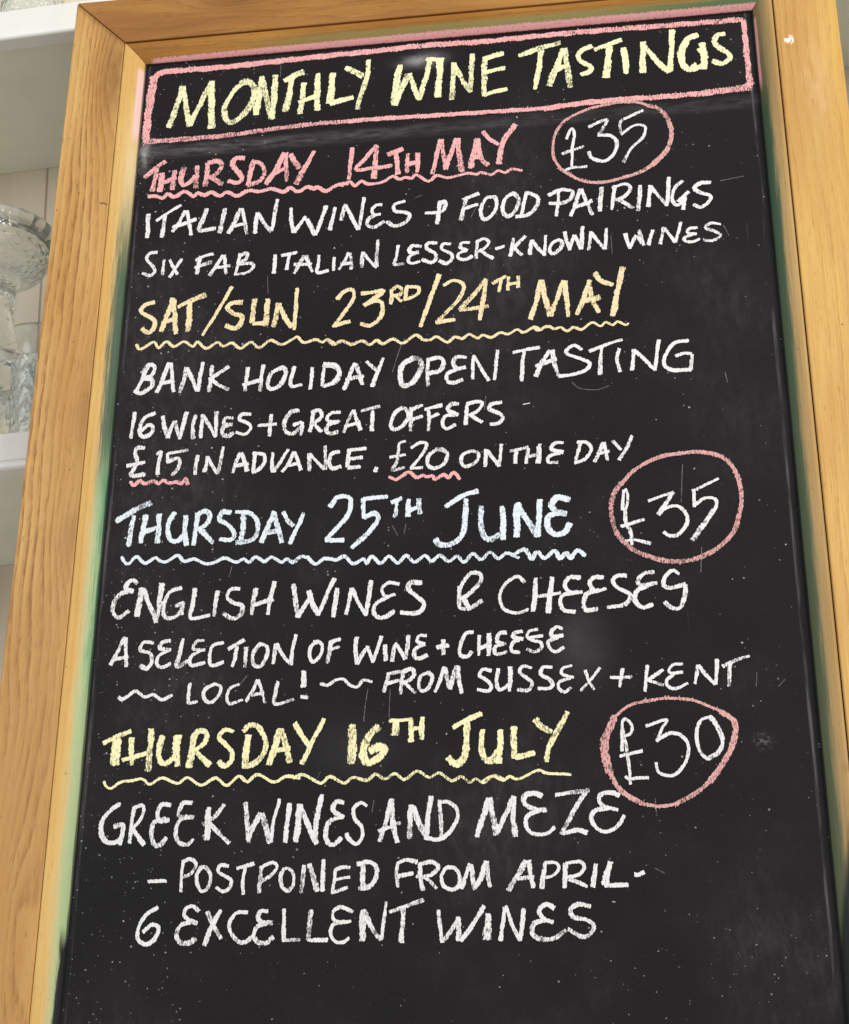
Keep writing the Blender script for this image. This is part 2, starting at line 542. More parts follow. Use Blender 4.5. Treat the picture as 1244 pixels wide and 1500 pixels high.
def box(x0, x1, y0, y1, z0, z1, bm=None):
    bm = bm or bmesh.new()
    v = [bm.verts.new((x, y, z)) for x in (x0, x1) for y in (y0, y1) for z in (z0, z1)]
    for f in ((0, 1, 3, 2), (4, 6, 7, 5), (0, 4, 5, 1), (2, 3, 7, 6), (0, 2, 6, 4), (1, 5, 7, 3)):
        bm.faces.new([v[i] for i in f])
    return bm


# ------------------------------------------------------------------ shelf unit behind the board
ROLL = Matrix.Rotation(math.radians(-3.0), 4, 'Y')
PIV = Vector((-0.15, 0.0, -0.17))
R3 = Matrix.Translation(PIV) @ ROLL @ Matrix.Translation(-PIV)      # the old shelves sit a little out of level with the board


def put(v):
    return R3 @ Vector(v)


unit = thing('shelf_unit', 'white painted shelf unit with pale board back holding glassware behind the chalkboard', 'shelves', put((0.1, 0.16, -1.35)), ROLL)


def unit_part(name, bm, mat, parent=None, label=None):
    bm.transform(R3)
    bm.transform(unit.matrix_world.inverted())
    o = link(name, bm, mat, None, label)
    o.parent = parent or unit
    return o


XL, XR = -0.72, 0.98
for zb, zt, lab in ((0.0945, 0.1270, 'upper white shelf'), (-0.4180, -0.3870, 'lower white shelf with chipped paint')):
    s = unit_part('shelf', box(XL, XR, 0.058, 0.279, zb + 0.004, zt - 0.002), M_UNDER, None, lab)
    fr = unit_part('fascia', box(XL, XR, 0.040, 0.0575, zb, zt), M_SHELF, s)
    bevel(fr, 0.0025)
    bm = bmesh.new()
    lp = unit_part('lip', box(XL, XR, 0.035, 0.0575, zb - 0.0105, zb - 0.0006), M_WHITE, s)
    bevel(lp, 0.004, 3)
unit_part('back_panel', box(XL, XR, 0.2795, 0.292, -1.33, 0.78), M_WALL)
for x0 in (XL - 0.022, XR + 0.0005):
    sp = unit_part('side_panel', box(x0, x0 + 0.0215, 0.036, 0.292, -1.35, 0.80), M_SHELF)
    bevel(sp, 0.002)


# ------------------------------------------------------------------ glassware
def lathe(prof, seg=64, twist=0.0):
    bm = bmesh.new()
    rings = []
    for q, (r, z) in enumerate(prof):
        tw = twist * (q % 2)
        if r < 1e-6:
            rings.append([bm.verts.new((0, 0, z))])
        else:
            rings.append([bm.verts.new((r * math.cos(6.283185307 * (k + tw) / seg), r * math.sin(6.283185307 * (k + tw) / seg), z)) for k in range(seg)])
    for a, c in zip(rings, rings[1:]):
        for k in range(seg):
            j = (k + 1) % seg
            if len(a) == 1 and len(c) == 1:
                continue
            if len(a) == 1:
                bm.faces.new((a[0], c[k], c[j]))
            elif len(c) == 1:
                bm.faces.new((a[k], c[0], a[j]))
            else:
                bm.faces.new((a[k], a[j], c[j], c[k]))
    return bm


def spline(pts, n=6):
    out = []
    for i in range(len(pts) - 1):
        p0, p1, p2, p3 = pts[max(i - 1, 0)], pts[i], pts[i + 1], pts[min(i + 2, len(pts) - 1)]
        for k in range(n):
            t = k / n
            out.append(tuple(0.5 * (2 * b + (c - a) * t + (2 * a - 5 * b + 4 * c - d) * t * t + (3 * b - a - 3 * c + d) * t ** 3)
                             for a, b, c, d in zip(p0, p1, p2, p3)))
    out.append(pts[-1])
    return out


def glass(name, label, cat, loc, parts, group):
    t = thing(name, label, cat, put(loc), ROLL, group)
    for pn, prof, mat in parts:
        cut = mat is M_GLASS
        o = link(pn, lathe(prof, 22, 0.5) if cut else lathe(prof), mat, None, None, not cut)
        o.parent = t
    return t


ZS = -0.3885
# corset shaped cut glass vase, solid from foot to waist
body_out = spline([(0.031, 0.001), (0.035, 0.008), (0.031, 0.030), (0.030, 0.070), (0.036, 0.094), (0.050, 0.112), (0.043, 0.128), (0.035, 0.142), (0.027, 0.165), (0.0235, 0.195), (0.027, 0.220), (0.036, 0.231), (0.053, 0.243), (0.060, 0.262)], 3)
body_in = spline([(0.054, 0.262), (0.047, 0.249), (0.030, 0.240), (0.014, 0.236), (0.0, 0.235)], 3)
foot = spline([(0.0495, 0.104), (0.057, 0.097), (0.0615, 0.104), (0.058, 0.113), (0.0495, 0.120)], 5)
rim = spline([(0.0605, 0.262), (0.066, 0.264), (0.068, 0.272), (0.064, 0.280), (0.057, 0.281), (0.053, 0.274), (0.054, 0.2625)], 5)
glass('glass_vase', 'thick cut glass vase with flared rim and narrow waist on the lower shelf', 'vase', (-0.188, 0.118, ZS),
      (('body', [(0.0, 0.001)] + body_out + body_in, M_GLASS), ('rim', rim + [rim[0]], M_GLASSR), ('foot_ring', foot + [foot[0]], M_GLASSR)), 'glassware standing on the shelves')
gb = spline([(0.006, 0.118), (0.020, 0.124), (0.036, 0.145), (0.043, 0.175), (0.044, 0.205)], 5)
gi = spline([(0.0425, 0.205), (0.0415, 0.176), (0.0345, 0.148), (0.018, 0.128), (0.0, 0.1245)], 5)
gs = spline([(0.034, 0.001), (0.030, 0.004), (0.010, 0.010), (0.0055, 0.03), (0.005, 0.08), (0.006, 0.1165)], 5)
glass('wine_goblet', 'plain round bowled goblet standing behind the cut glass vase', 'glass', (-0.170, 0.215, ZS),
      (('bowl', [(0.0, 0.1175)] + gb + gi, M_GLASSP), ('stem', [(0.0, 0.001)] + gs + [(0.0, 0.1165)], M_GLASSP)), 'glassware standing on the shelves')
to = spline([(0.021, 0.001), (0.023, 0.006), (0.0245, 0.05), (0.026, 0.098)], 5)
ti = spline([(0.0235, 0.098), (0.022, 0.05), (0.019, 0.012), (0.0, 0.010)], 5)
glass('glass_tumbler', 'small cut glass tumbler at the foot of the vase, next to the frame', 'glass', (-0.121, 0.085, ZS),
      (('body', [(0.0, 0.001)] + to + ti, M_GLASS),), 'glassware standing on the shelves')
to2 = spline([(0.030, 0.001), (0.033, 0.008), (0.035, 0.06), (0.037, 0.12)], 5)
ti2 = spline([(0.034, 0.12), (0.032, 0.06), (0.028, 0.016), (0.0, 0.013)], 5)
glass('glass_tumbler', 'cut glass tumbler on the upper shelf, nearest the corner of the wooden frame', 'glass', (-0.150, 0.085, 0.1262),
      (('body', [(0.0, 0.001)] + to2 + ti2, M_GLASS),), 'glassware standing on the shelves')
glass('glass_tumbler', 'cut glass tumbler on the upper shelf, farthest from the wooden frame', 'glass', (-0.232, 0.085, 0.1262),
      (('body', [(0.0, 0.001)] + to2 + ti2, M_GLASS),), 'glassware standing on the shelves')

# ------------------------------------------------------------------ chalkboard
PX0, PX1, PZ0, PZ1 = 0.0, 0.600, -1.020, 0.0        # the black panel inside the frame
WL, WR, WT, WB = 0.0205, 0.0193, 0.0218, 0.0205     # moulding widths
OL, OR, OT, OB = 0.0755, 0.0780, 0.0785, 0.0780     # frame widths from the panel edge to the outside
DF = 0.012

board = thing('chalkboard', 'black chalkboard in a wooden frame, chalked with monthly wine tastings, in front of white shelves', 'chalkboard', (0.3, 0.01, PZ0 - OB))

panel = link('panel', box(PX0 - 0.012, PX1 + 0.012, 0.0, 0.005, PZ0 - 0.012, PZ1 + 0.012), M_PANEL, board)


def rail(side):
    g = 0.0003
    x0, x1, z0, z1 = PX0 - WL - 0.0006, PX1 + WR + 0.0006, PZ0 - WB - 0.0006, PZ1 + WT + 0.0006
    X0, X1, Z0, Z1 = PX0 - OL, PX1 + OR, PZ0 - OB, PZ1 + OT
    if side == 'left':
        return [(X0, Z0 + g), (x0, z0 + g), (x0, z1 - g), (X0, Z1 - g)]
    if side == 'right':
        return [(X1, Z0 + g), (X1, Z1 - g), (x1, z1 - g), (x1, z0 + g)]
    if side == 'top':
        return [(X0 + g, Z1), (x0 + g, z1), (x1 - g, z1), (X1 - g, Z1)]
    return [(X0 + g, Z0), (X1 - g, Z0), (x1 - g, z0), (x0 + g, z0)]


PROFILE_DEEP = ((0.0, 0.0006), (0.0, -0.0013), (0.05, -0.0032), (0.16, -0.0056), (0.32, -0.0080), (0.50, -0.0100), (0.68, -0.0114),
           (0.84, -0.0121), (0.93, -0.0119), (0.975, -0.0108), (1.0, -0.0085), (1.0, 0.0006))


PROFILE_SHALLOW = PROFILE_DEEP[:8] + ((0.93, -0.0123), (0.975, -0.0122), (1.0, -0.0119), (1.0, 0.0006))


def moulding(side):
    PROFILE = PROFILE_SHALLOW if side == 'left' else PROFILE_DEEP
    bm = bmesh.new()
    uvl = bm.loops.layers.uv.new('UVMap')
    rows = []
    n = 24
    for f, y in PROFILE:
        xa, xb = PX0 - f * WL, PX1 + f * WR
        za, zb = PZ0 - f * WB, PZ1 + f * WT
        g = 0.0002
        if side == 'left':
            p, q = (xa, za + g), (xa, zb - g)
        elif side == 'right':
            p, q = (xb, za + g), (xb, zb - g)
        elif side == 'top':
            p, q = (xa + g, zb), (xb - g, zb)
        else:
            p, q = (xa + g, za), (xb - g, za)
        row = []
        for k in range(n + 1):
            t = k / n
            xx, zz = p[0] + (q[0] - p[0]) * t, p[1] + (q[1] - p[1]) * t
            u = zz if side in ('left', 'right') else xx
            row.append((bm.verts.new((xx, y, zz)), (u, f)))
        rows.append(row)
    for a, c in zip(rows, rows[1:]):
        for k in range(n):
            f = bm.faces.new((a[k][0], a[k + 1][0], c[k + 1][0], c[k][0]))
            for lp, uv in zip(f.loops, (a[k][1], a[k + 1][1], c[k + 1][1], c[k][1])):
                lp[uvl].uv = uv
            f.smooth = True
    return bm


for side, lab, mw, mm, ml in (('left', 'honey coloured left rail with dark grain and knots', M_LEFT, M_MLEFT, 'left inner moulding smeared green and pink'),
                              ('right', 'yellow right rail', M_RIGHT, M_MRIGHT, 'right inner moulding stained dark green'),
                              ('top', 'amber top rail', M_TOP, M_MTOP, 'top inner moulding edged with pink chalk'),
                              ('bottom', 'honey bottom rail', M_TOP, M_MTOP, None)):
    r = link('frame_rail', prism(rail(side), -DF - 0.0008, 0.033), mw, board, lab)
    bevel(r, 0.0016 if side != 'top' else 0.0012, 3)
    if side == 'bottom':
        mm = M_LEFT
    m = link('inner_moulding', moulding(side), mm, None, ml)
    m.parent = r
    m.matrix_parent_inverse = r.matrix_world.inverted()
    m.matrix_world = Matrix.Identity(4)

# ------------------------------------------------------------------ chalk writing (0.1 mm units on the panel; L = straight strokes, S = curved, then half width in 0.01 mm)
CHALK = [
 ('heading_lettering', 'yellow', 'yellow chalk word MONTHLY',
  "L273 284,-780 346,-537 400,-302;L272 400,-302 446,-558 495,-787;L272 495,-780 588,-531 689,-269;L271 689,-269 703,-564 719,-834;S269 1044,-303 928,-399 843,-588 853,-724 922,-788 1038,-701 1124,-524 1116,-367 1044,-303 988,-326;L269 1198,-264 1180,-509 1159,-718;L269 1209,-314 1263,-559 1324,-788;L268 1336,-264 1335,-525 1325,-782;L268 1506,-324 1484,-520 1457,-707;L269 1434,-338 1526,-285 1620,-253;L267 1628,-389 1617,-575 1603,-749;L266 1590,-610 1770,-560;L267 1767,-289 1765,-508 1772,-725;L266 1913,-299 1906,-481 1897,-650;L265 1897,-656 2007,-636 2121,-611;L266 2048,-240 2126,-300 2213,-362;L264 2272,-176 2256,-393 2205,-574 2170,-751"),
 ('heading_lettering', 'yellow', 'yellow chalk word WINE',
  "L261 2552,-425 2534,-742;L263 2584,-272 2553,-466 2527,-700;L262 2544,-743 2596,-574 2670,-396;L262 2682,-387 2722,-546 2778,-700;L262 2778,-700 2839,-455 2883,-242;L203 2846,-228 3015,-246;L261 2981,-253 2973,-470 2953,-689;L260 3119,-303 3107,-525 3095,-733;L260 3124,-331 3198,-514 3276,-662;L260 3297,-218 3285,-462 3276,-656;L259 3417,-300 3411,-516 3409,-725;L260 3409,-285 3501,-257 3598,-239;L259 3432,-440 3532,-426 3609,-414;L257 3413,-717 3529,-682 3625,-666"),
 ('heading_lettering', 'yellow', 'yellow chalk word TASTINGS',
  "L256 3970,-246 3937,-490 3899,-690;L258 3759,-281 3935,-217 4151,-166;L256 4187,-245 4110,-468 4036,-668;L255 4110,-484 4217,-455;L255 4199,-246 4217,-479 4238,-706;S255 4455,-241 4371,-280 4324,-347 4350,-416 4441,-483 4428,-543 4350,-571;L254 4630,-267 4606,-460 4583,-631;L255 4486,-292 4628,-236 4744,-201;L253 4764,-302 4774,-458 4779,-601;L252 4954,-251 4942,-435 4929,-607;L251 4956,-282 5058,-468 5175,-633;L251 5234,-137 5216,-383 5187,-624;S371 5468,-226 5377,-257 5312,-404 5312,-546 5373,-614 5439,-580;S241 5404,-623 5445,-611 5495,-586;L225 5467,-390 5548,-501;L273 5506,-323 5522,-478 5504,-622;S264 5727,-234 5662,-237 5630,-306 5660,-387 5754,-479 5754,-540 5680,-580 5598,-547"),
 ('heading_border', 'pink', 'hand drawn pink chalk box round the heading',
  "L307 103,-148 184,-97 606,-99 921,-99 1406,-84 1992,-71 2403,-66 2811,-52 3352,-69 3620,-66 4088,-59 4552,-61 5339,-74 5904,-80;L353 89,-146 69,-457 60,-706 63,-936;L223 70,-937 381,-943 862,-942 1202,-919 1676,-893 2081,-893;L217 2081,-893 2416,-894 2763,-905 3477,-922 4000,-935;L291 4000,-935 4326,-912 4649,-906 5035,-914;L285 5035,-914 5419,-914 5674,-901 5929,-888;L255 5916,-90 5918,-337 5919,-582 5924,-863;L253 5893,-860 5946,-826"),
 ('lettering', 'pink', 'pink chalk word THURSDAY',
  "L225 85,-1360 181,-1268 278,-1193;L225 196,-1286 188,-1409 169,-1527;L224 238,-1464 394,-1389;L224 254,-1332 253,-1436 248,-1539;L224 380,-1312 376,-1427 373,-1530;S223 469,-1286 451,-1424 478,-1492 539,-1462 590,-1387;L223 605,-1279 603,-1409 607,-1532;L223 709,-1255 704,-1398 699,-1517;S223 709,-1255 802,-1237 848,-1302 802,-1388 728,-1430;L221 745,-1422 868,-1513;S221 1068,-1233 988,-1221 957,-1292 1031,-1409 1056,-1471 1011,-1516 925,-1483;L221 1160,-1282 1138,-1419 1117,-1546;S220 1151,-1271 1246,-1320 1276,-1422 1221,-1516 1122,-1553;L220 1465,-1207 1392,-1384 1298,-1553;L220 1361,-1450 1475,-1382;L220 1482,-1209 1488,-1373 1498,-1536;L220 1528,-1227 1565,-1311 1618,-1395;L219 1758,-1216 1676,-1391 1591,-1577"),
 ('lettering', 'pink', 'pink chalk word 14TH',
  "L217 2130,-1212 2118,-1394 2105,-1566;L216 2363,-1203 2274,-1329 2174,-1462 2326,-1469 2515,-1455;L216 2368,-1219 2358,-1397 2348,-1583;L216 2480,-1320 2620,-1274;L215 2555,-1307 2569,-1437 2582,-1556;L214 2670,-1338 2664,-1548;L214 2663,-1456 2770,-1436;L214 2769,-1338 2764,-1550"),
 ('lettering', 'pink', 'pink chalk word MAY',
  "L214 2982,-1200 2946,-1394 2909,-1583;L214 2995,-1201 3015,-1381 3035,-1544;L213 3138,-1205 3080,-1388 3035,-1544;L213 3150,-1207 3165,-1396 3191,-1584;L212 3334,-1225 3306,-1390 3270,-1553;L212 3289,-1447 3382,-1427;L212 3343,-1226 3373,-1455 3441,-1536;L213 3392,-1151 3457,-1237 3537,-1314;L212 3703,-1097 3603,-1251 3561,-1375 3543,-1530"),
 ('wavy_underline', 'pink', 'pink wavy chalk line under THURSDAY 14TH MAY',
  "L186 136,-1588 221,-1592 283,-1621 331,-1578 393,-1617 482,-1566 526,-1580 588,-1629 628,-1590 697,-1626 763,-1598 850,-1646 916,-1612 1019,-1661 1117,-1615 1235,-1630 1351,-1613 1470,-1658 1535,-1615 1595,-1663 1644,-1660 1701,-1620 1768,-1648 1804,-1636 1885,-1686 1983,-1633 2098,-1618;L147 2033,-1641 2111,-1600 2165,-1654 2230,-1605 2300,-1647 2427,-1635 2525,-1580 2591,-1619 2653,-1602 2714,-1617 2754,-1582 2869,-1665 2950,-1610 3048,-1643 3178,-1624 3259,-1612 3323,-1630 3372,-1615 3468,-1651 3533,-1607 3598,-1637 3662,-1604 3758,-1629"),
 ('lettering', 'white', 'white chalk word ITALIAN',
  "L179 151,-1798 157,-1920 161,-2060;L179 323,-1827 313,-1933 303,-2068;L179 242,-1878 354,-1791 467,-1723;L178 519,-1792 463,-1918 408,-2016;L178 408,-1971 630,-1894;L178 533,-1793 565,-1927 591,-2070;L177 727,-1785 698,-1909 671,-2027 824,-2014;L177 909,-1802 891,-1936 871,-2070;L176 1060,-1815 1017,-1947 958,-2083;L176 987,-2012 1119,-1986;L176 1080,-1817 1109,-1956 1138,-2107;L175 1227,-1879 1221,-1975 1216,-2106;L175 1230,-1879 1302,-2002 1372,-2100;L175 1415,-1740 1397,-1914 1380,-2089"),
 ('lettering', 'white', 'white chalk word WINES',
  "L174 1552,-1850 1562,-1986 1587,-2127;L174 1595,-2128 1696,-1960;L173 1714,-1990 1794,-2175;L173 1798,-2176 1854,-2012 1890,-1858;L173 1981,-1885 1960,-2003 1939,-2131;L173 2074,-1859 2043,-2029;L172 2079,-1869 2140,-2000 2208,-2149;L172 2258,-1798 2237,-1970 2216,-2150;S171 2376,-1998 2304,-2043 2297,-2109 2362,-2138 2454,-2085;S172 2428,-1895 2374,-1896 2334,-1940 2352,-1990 2414,-2001;S171 2646,-1876 2549,-1906 2555,-1979 2652,-1998 2696,-2040 2653,-2112 2557,-2147 2480,-2091"),
 ('lettering', 'white', 'white chalk ampersand',
  "L170 2983,-1903 2967,-2036 2954,-2152;S170 2991,-1923 3028,-1917 3023,-1993 2975,-2027 2846,-2021"),
 ('lettering', 'white', 'white chalk word FOOD',
  "L169 3233,-1878 3205,-2000 3176,-2130;L169 3208,-2004 3337,-1970;L169 3201,-1908 3346,-1850;S168 3490,-1902 3417,-1914 3365,-2024 3383,-2130 3439,-2131 3504,-2046 3510,-1932 3482,-1895;S199 3674,-1875 3596,-1931 3568,-2042 3606,-2127 3670,-2099 3717,-1989 3705,-1912 3666,-1874;L167 3794,-1873 3767,-2013 3736,-2147;S167 3794,-1873 3896,-1949 3877,-2061 3797,-2129 3693,-2143"),
 ('lettering', 'white', 'white chalk word PAIRINGS',
  "L167 3999,-1930 4064,-1898 4136,-1876;L166 4096,-1872 4084,-2023 4068,-2163;S166 4136,-1876 4222,-1912 4196,-1995 4124,-2027 4005,-2020;L166 4294,-1890 4249,-2038 4198,-2175;L165 4232,-2089 4399,-2029;L165 4309,-1892 4344,-2028 4397,-2179;L165 4491,-1890 4478,-2021 4466,-2148;L165 4613,-1882 4596,-2013 4576,-2139;S165 4593,-1903 4712,-1872 4757,-1933 4690,-2012 4587,-2046;L164 4642,-2036 4771,-2142;L164 4847,-1904 4835,-2035 4816,-2174;L164 4938,-1912 4926,-2024 4911,-2140;L163 4945,-1922 5010,-2032 5078,-2142;L163 5114,-1834 5098,-1984 5082,-2142;S162 5236,-1887 5162,-1952 5132,-2072 5162,-2144 5214,-2122 5250,-2036;L163 5184,-2105 5283,-2010;L162 5245,-2054 5226,-2198;S162 5490,-1926 5396,-1927 5336,-1978 5383,-2025 5476,-2071 5456,-2139 5380,-2188 5321,-2158"),
 ('lettering', 'white', 'white chalk word SIX',
  "S160 271,-2239 198,-2242 173,-2307 237,-2384 263,-2447 220,-2491 143,-2462;L159 345,-2331 344,-2416 343,-2492;L159 400,-2335 486,-2500;L159 516,-2336 468,-2427 413,-2526"),
 ('lettering', 'white', 'white chalk word FAB',
  "L159 655,-2357 739,-2320 821,-2301;L158 656,-2442 809,-2389;L158 698,-2323 687,-2407 676,-2510;L158 918,-2328 861,-2431 802,-2539;L157 850,-2459 994,-2448;L158 928,-2329 944,-2429 961,-2534;S157 1071,-2354 1144,-2323 1147,-2385 1075,-2436 1199,-2441 1217,-2489 1154,-2540 1045,-2550;L157 1089,-2324 1067,-2439 1049,-2550"),
 ('lettering', 'white', 'white chalk word ITALIAN',
  "L156 1425,-2366 1421,-2469 1417,-2566;L156 1485,-2376 1628,-2355;L156 1556,-2377 1548,-2461 1537,-2535;L155 1609,-2488 1771,-2495;L155 1703,-2399 1658,-2489 1612,-2582;L155 1718,-2400 1747,-2487 1786,-2578;L154 1842,-2407 1838,-2504 1835,-2593 1936,-2583;L154 1989,-2442 1987,-2507 1983,-2581;L154 2125,-2401 2087,-2488 2037,-2577;L154 2055,-2522 2155,-2516;L154 2140,-2408 2148,-2493 2153,-2583;L154 2259,-2409 2254,-2483 2250,-2572;L153 2262,-2413 2320,-2498 2386,-2584;L154 2397,-2285 2391,-2420 2387,-2569"),
 ('lettering', 'white', 'white chalk word LESSER-KNOWN',
  "L153 2591,-2362 2577,-2473 2557,-2565 2642,-2562;S153 2805,-2390 2728,-2374 2696,-2423 2725,-2458 2780,-2449;S152 2768,-2456 2697,-2493 2689,-2548 2729,-2570 2793,-2551;S152 2952,-2365 2875,-2358 2856,-2413 2933,-2475 2944,-2532 2897,-2575 2817,-2534;S151 3079,-2385 3012,-2380 3000,-2435 3079,-2488 3095,-2545 3039,-2596 2976,-2563;S151 3230,-2473 3158,-2495 3150,-2544 3214,-2568 3282,-2537;S151 3257,-2386 3187,-2385 3174,-2431 3235,-2470;S151 3318,-2391 3389,-2356 3436,-2398 3396,-2459 3333,-2491;L151 3334,-2370 3325,-2463 3313,-2564;L150 3364,-2488 3419,-2541 3474,-2577;L150 3499,-2477 3578,-2456;L150 3666,-2380 3651,-2472 3631,-2567;L150 3776,-2362 3720,-2419 3661,-2488;L149 3672,-2483 3738,-2563;L149 3830,-2413 3821,-2487 3811,-2563;L149 3832,-2413 3883,-2492 3947,-2581;L149 3962,-2373 3953,-2479 3944,-2586;S148 4081,-2426 4017,-2467 3992,-2538 4030,-2575 4094,-2519 4111,-2456 4081,-2426;L149 4138,-2347 4154,-2441 4176,-2545;L149 4179,-2545 4223,-2392;L148 4227,-2392 4280,-2545;L149 4282,-2545 4304,-2306;L148 4379,-2368 4365,-2460 4349,-2560;L148 4379,-2378 4430,-2465 4492,-2559;L148 4521,-2344 4509,-2454 4497,-2563"),
 ('lettering', 'white', 'white chalk word WINES',
  "L147 4689,-2414 4701,-2489 4720,-2573;L147 4720,-2573 4785,-2441;L146 4791,-2441 4847,-2553;L147 4845,-2547 4814,-2388;L146 4937,-2399 4913,-2471 4894,-2552;L146 5038,-2380 5018,-2461 4998,-2551;L146 5045,-2386 5087,-2467 5134,-2545;L146 5194,-2338 5166,-2437 5137,-2545;S145 5309,-2472 5224,-2498 5217,-2534 5282,-2554 5352,-2531;S145 5336,-2406 5270,-2410 5252,-2454 5325,-2473;S145 5547,-2388 5461,-2371 5412,-2419 5501,-2467 5544,-2511 5472,-2556 5385,-2545"),
 ('price_lettering', 'white', 'white chalk price £35 for the 14th of May',
  "S137 4187,-1309 4219,-1214 4249,-1197 4258,-1267 4237,-1422 4222,-1644;L136 4139,-1475 4341,-1409;S136 4166,-1667 4230,-1639 4365,-1644;L136 4397,-1192 4568,-1124 4533,-1216 4482,-1293;S135 4481,-1299 4593,-1310 4653,-1394 4624,-1518 4526,-1596 4416,-1552 4390,-1476;L136 4913,-1052 4802,-1104 4695,-1163 4701,-1295;S135 4700,-1307 4829,-1216 4923,-1245 4893,-1369 4785,-1475 4707,-1626"),
 ('price_ring', 'pinkring', 'pink chalk ring round the £35 for the 14th of May',
  "S130 4997,-1025 4873,-957 4696,-939 4404,-984 4174,-1100 4069,-1278 4058,-1502 4118,-1643;S159 4103,-1632 4204,-1719 4313,-1796 4501,-1833 4692,-1798;S189 4692,-1794 4835,-1760 4997,-1660;S215 4965,-1686 5098,-1545 5162,-1376 5141,-1178 5060,-1052 4967,-1002"),
 ('lettering', 'cream', 'cream chalk word SAT/SUN',
  "S199 283,-2791 194,-2817 163,-2889 288,-2973 298,-3065 250,-3120 184,-3071;L223 462,-2764 417,-2946 371,-3108;L223 390,-3017 486,-2988;L223 472,-2784 493,-2970 516,-3146;L215 523,-2862 645,-2797 773,-2752;L214 630,-2815 632,-2981 630,-3128;L164 1023,-2683 906,-2929 772,-3184;S212 1130,-2858 1040,-2862 994,-2909 1055,-2978 1137,-3012 1125,-3093 1071,-3134 988,-3100;L212 1250,-2837 1240,-2956 1234,-3083;L210 1247,-3102 1383,-3095;L211 1372,-2847 1370,-2984 1365,-3130;L210 1479,-2901 1460,-3028 1441,-3145;L210 1485,-2929 1542,-3052 1610,-3158;L210 1646,-2752 1642,-2951 1635,-3187"),
 ('lettering', 'cream', 'cream chalk word 23RD/24TH',
  "S184 2030,-2899 2087,-2821 2167,-2809 2177,-2911 2093,-3050 2001,-3188;L215 2001,-3179 2151,-3145;L184 2255,-2853 2351,-2852 2454,-2848 2376,-2918 2282,-2983;S198 2282,-2980 2416,-2949 2457,-3025 2427,-3131 2341,-3205 2254,-3177;S151 2526,-2857 2581,-2803 2629,-2838 2613,-2891 2550,-2905;L151 2529,-2848 2539,-2913 2528,-2988;L151 2566,-2906 2630,-2966;S151 2671,-2818 2779,-2832 2779,-2896 2717,-2936 2654,-2955;L151 2676,-2823 2661,-2950;L197 2976,-2714 2890,-2977 2805,-3250;L188 2950,-3220 3031,-3209 3117,-3203;S173 3016,-2833 3102,-2785 3197,-2839 3172,-2964 3047,-3116 2953,-3217;L188 3409,-2798 3282,-2964 3164,-3099;L172 3164,-3102 3281,-3095 3421,-3083;L172 3405,-2819 3375,-3034 3342,-3220;L149 3467,-2846 3593,-2780;L148 3546,-2822 3521,-2938;L148 3612,-2791 3602,-2926;L148 3603,-2872 3712,-2854;L148 3698,-2789 3700,-2907"),
 ('lettering', 'cream', 'cream chalk word MAY',
  "L201 3906,-2851 3863,-3055 3805,-3247;L201 3914,-2852 3941,-3044 3982,-3226;L200 4110,-2874 4048,-3052 3987,-3226;L200 4123,-2875 4133,-3059 4145,-3247;L207 4346,-2888 4286,-3071 4222,-3230;L206 4277,-3098 4431,-3069;L207 4338,-2887 4362,-3078 4415,-3224;L207 4395,-2814 4445,-2896 4551,-2949;L206 4650,-2773 4594,-3007 4541,-3270"),
 ('wavy_underline', 'cream', 'cream wavy chalk line under SAT/SUN',
  "L129 144,-3236 172,-3284 213,-3278 310,-3222 360,-3289 429,-3225 506,-3285 600,-3238 685,-3299 731,-3253 816,-3327 917,-3273 976,-3317 1055,-3287 1138,-3351 1232,-3291 1315,-3357 1415,-3287 1521,-3340 1631,-3286 1670,-3271 1728,-3334 1838,-3310 1903,-3347 1949,-3319 2014,-3359;L125 1950,-3328 2006,-3373 2084,-3347 2172,-3389 2266,-3357 2345,-3402 2407,-3362 2463,-3402 2556,-3361 2643,-3410 2759,-3336 2829,-3386 2892,-3394 2954,-3368 3047,-3429 3117,-3381 3186,-3404 3248,-3364 3325,-3409 3372,-3383 3449,-3411 3526,-3368 3603,-3388 3680,-3348 3741,-3381 3834,-3335 3887,-3360;L122 3834,-3347 3879,-3368 3956,-3334 4017,-3367 4070,-3357 4130,-3397 4185,-3362 4260,-3392 4353,-3326 4427,-3370 4474,-3335 4534,-3366 4580,-3334 4647,-3375 4678,-3360"),
 ('lettering', 'white', 'white chalk word BANK',
  "S171 224,-3540 275,-3463 334,-3485 316,-3574 229,-3603 311,-3618 324,-3690 233,-3754 166,-3723;L171 276,-3472 229,-3603 183,-3733;L170 472,-3456 431,-3600 377,-3756;L170 411,-3669 530,-3642;L170 493,-3458 511,-3606 535,-3758;L170 642,-3517 626,-3632 595,-3771;L169 648,-3526 707,-3655 754,-3765;L169 792,-3474 777,-3625 762,-3769;L169 883,-3517 880,-3650 867,-3781;L169 1039,-3537 944,-3601 867,-3658;L168 875,-3658 967,-3727 1049,-3777"),
 ('lettering', 'white', 'white chalk word HOLIDAY',
  "L167 1182,-3733 1362,-3693;L168 1221,-3559 1210,-3673 1205,-3796;L167 1363,-3543 1349,-3683 1343,-3806;S166 1539,-3582 1439,-3637 1411,-3741 1445,-3796 1530,-3758 1573,-3647 1547,-3583 1508,-3589;L166 1650,-3581 1625,-3773 1728,-3772;L165 1819,-3603 1808,-3821;S165 1918,-3592 2020,-3609 2077,-3683 2033,-3776 1916,-3798;S165 1925,-3566 2036,-3592 2066,-3682 2017,-3766 1932,-3804;L165 1926,-3593 1916,-3794;L165 2205,-3587 2164,-3707 2117,-3852;L164 2134,-3748 2289,-3725;L164 2216,-3596 2249,-3695 2283,-3811;L164 2314,-3577 2412,-3672;L164 2465,-3553 2420,-3690 2369,-3835"),
 ('lettering', 'white', 'white chalk word OPEN',
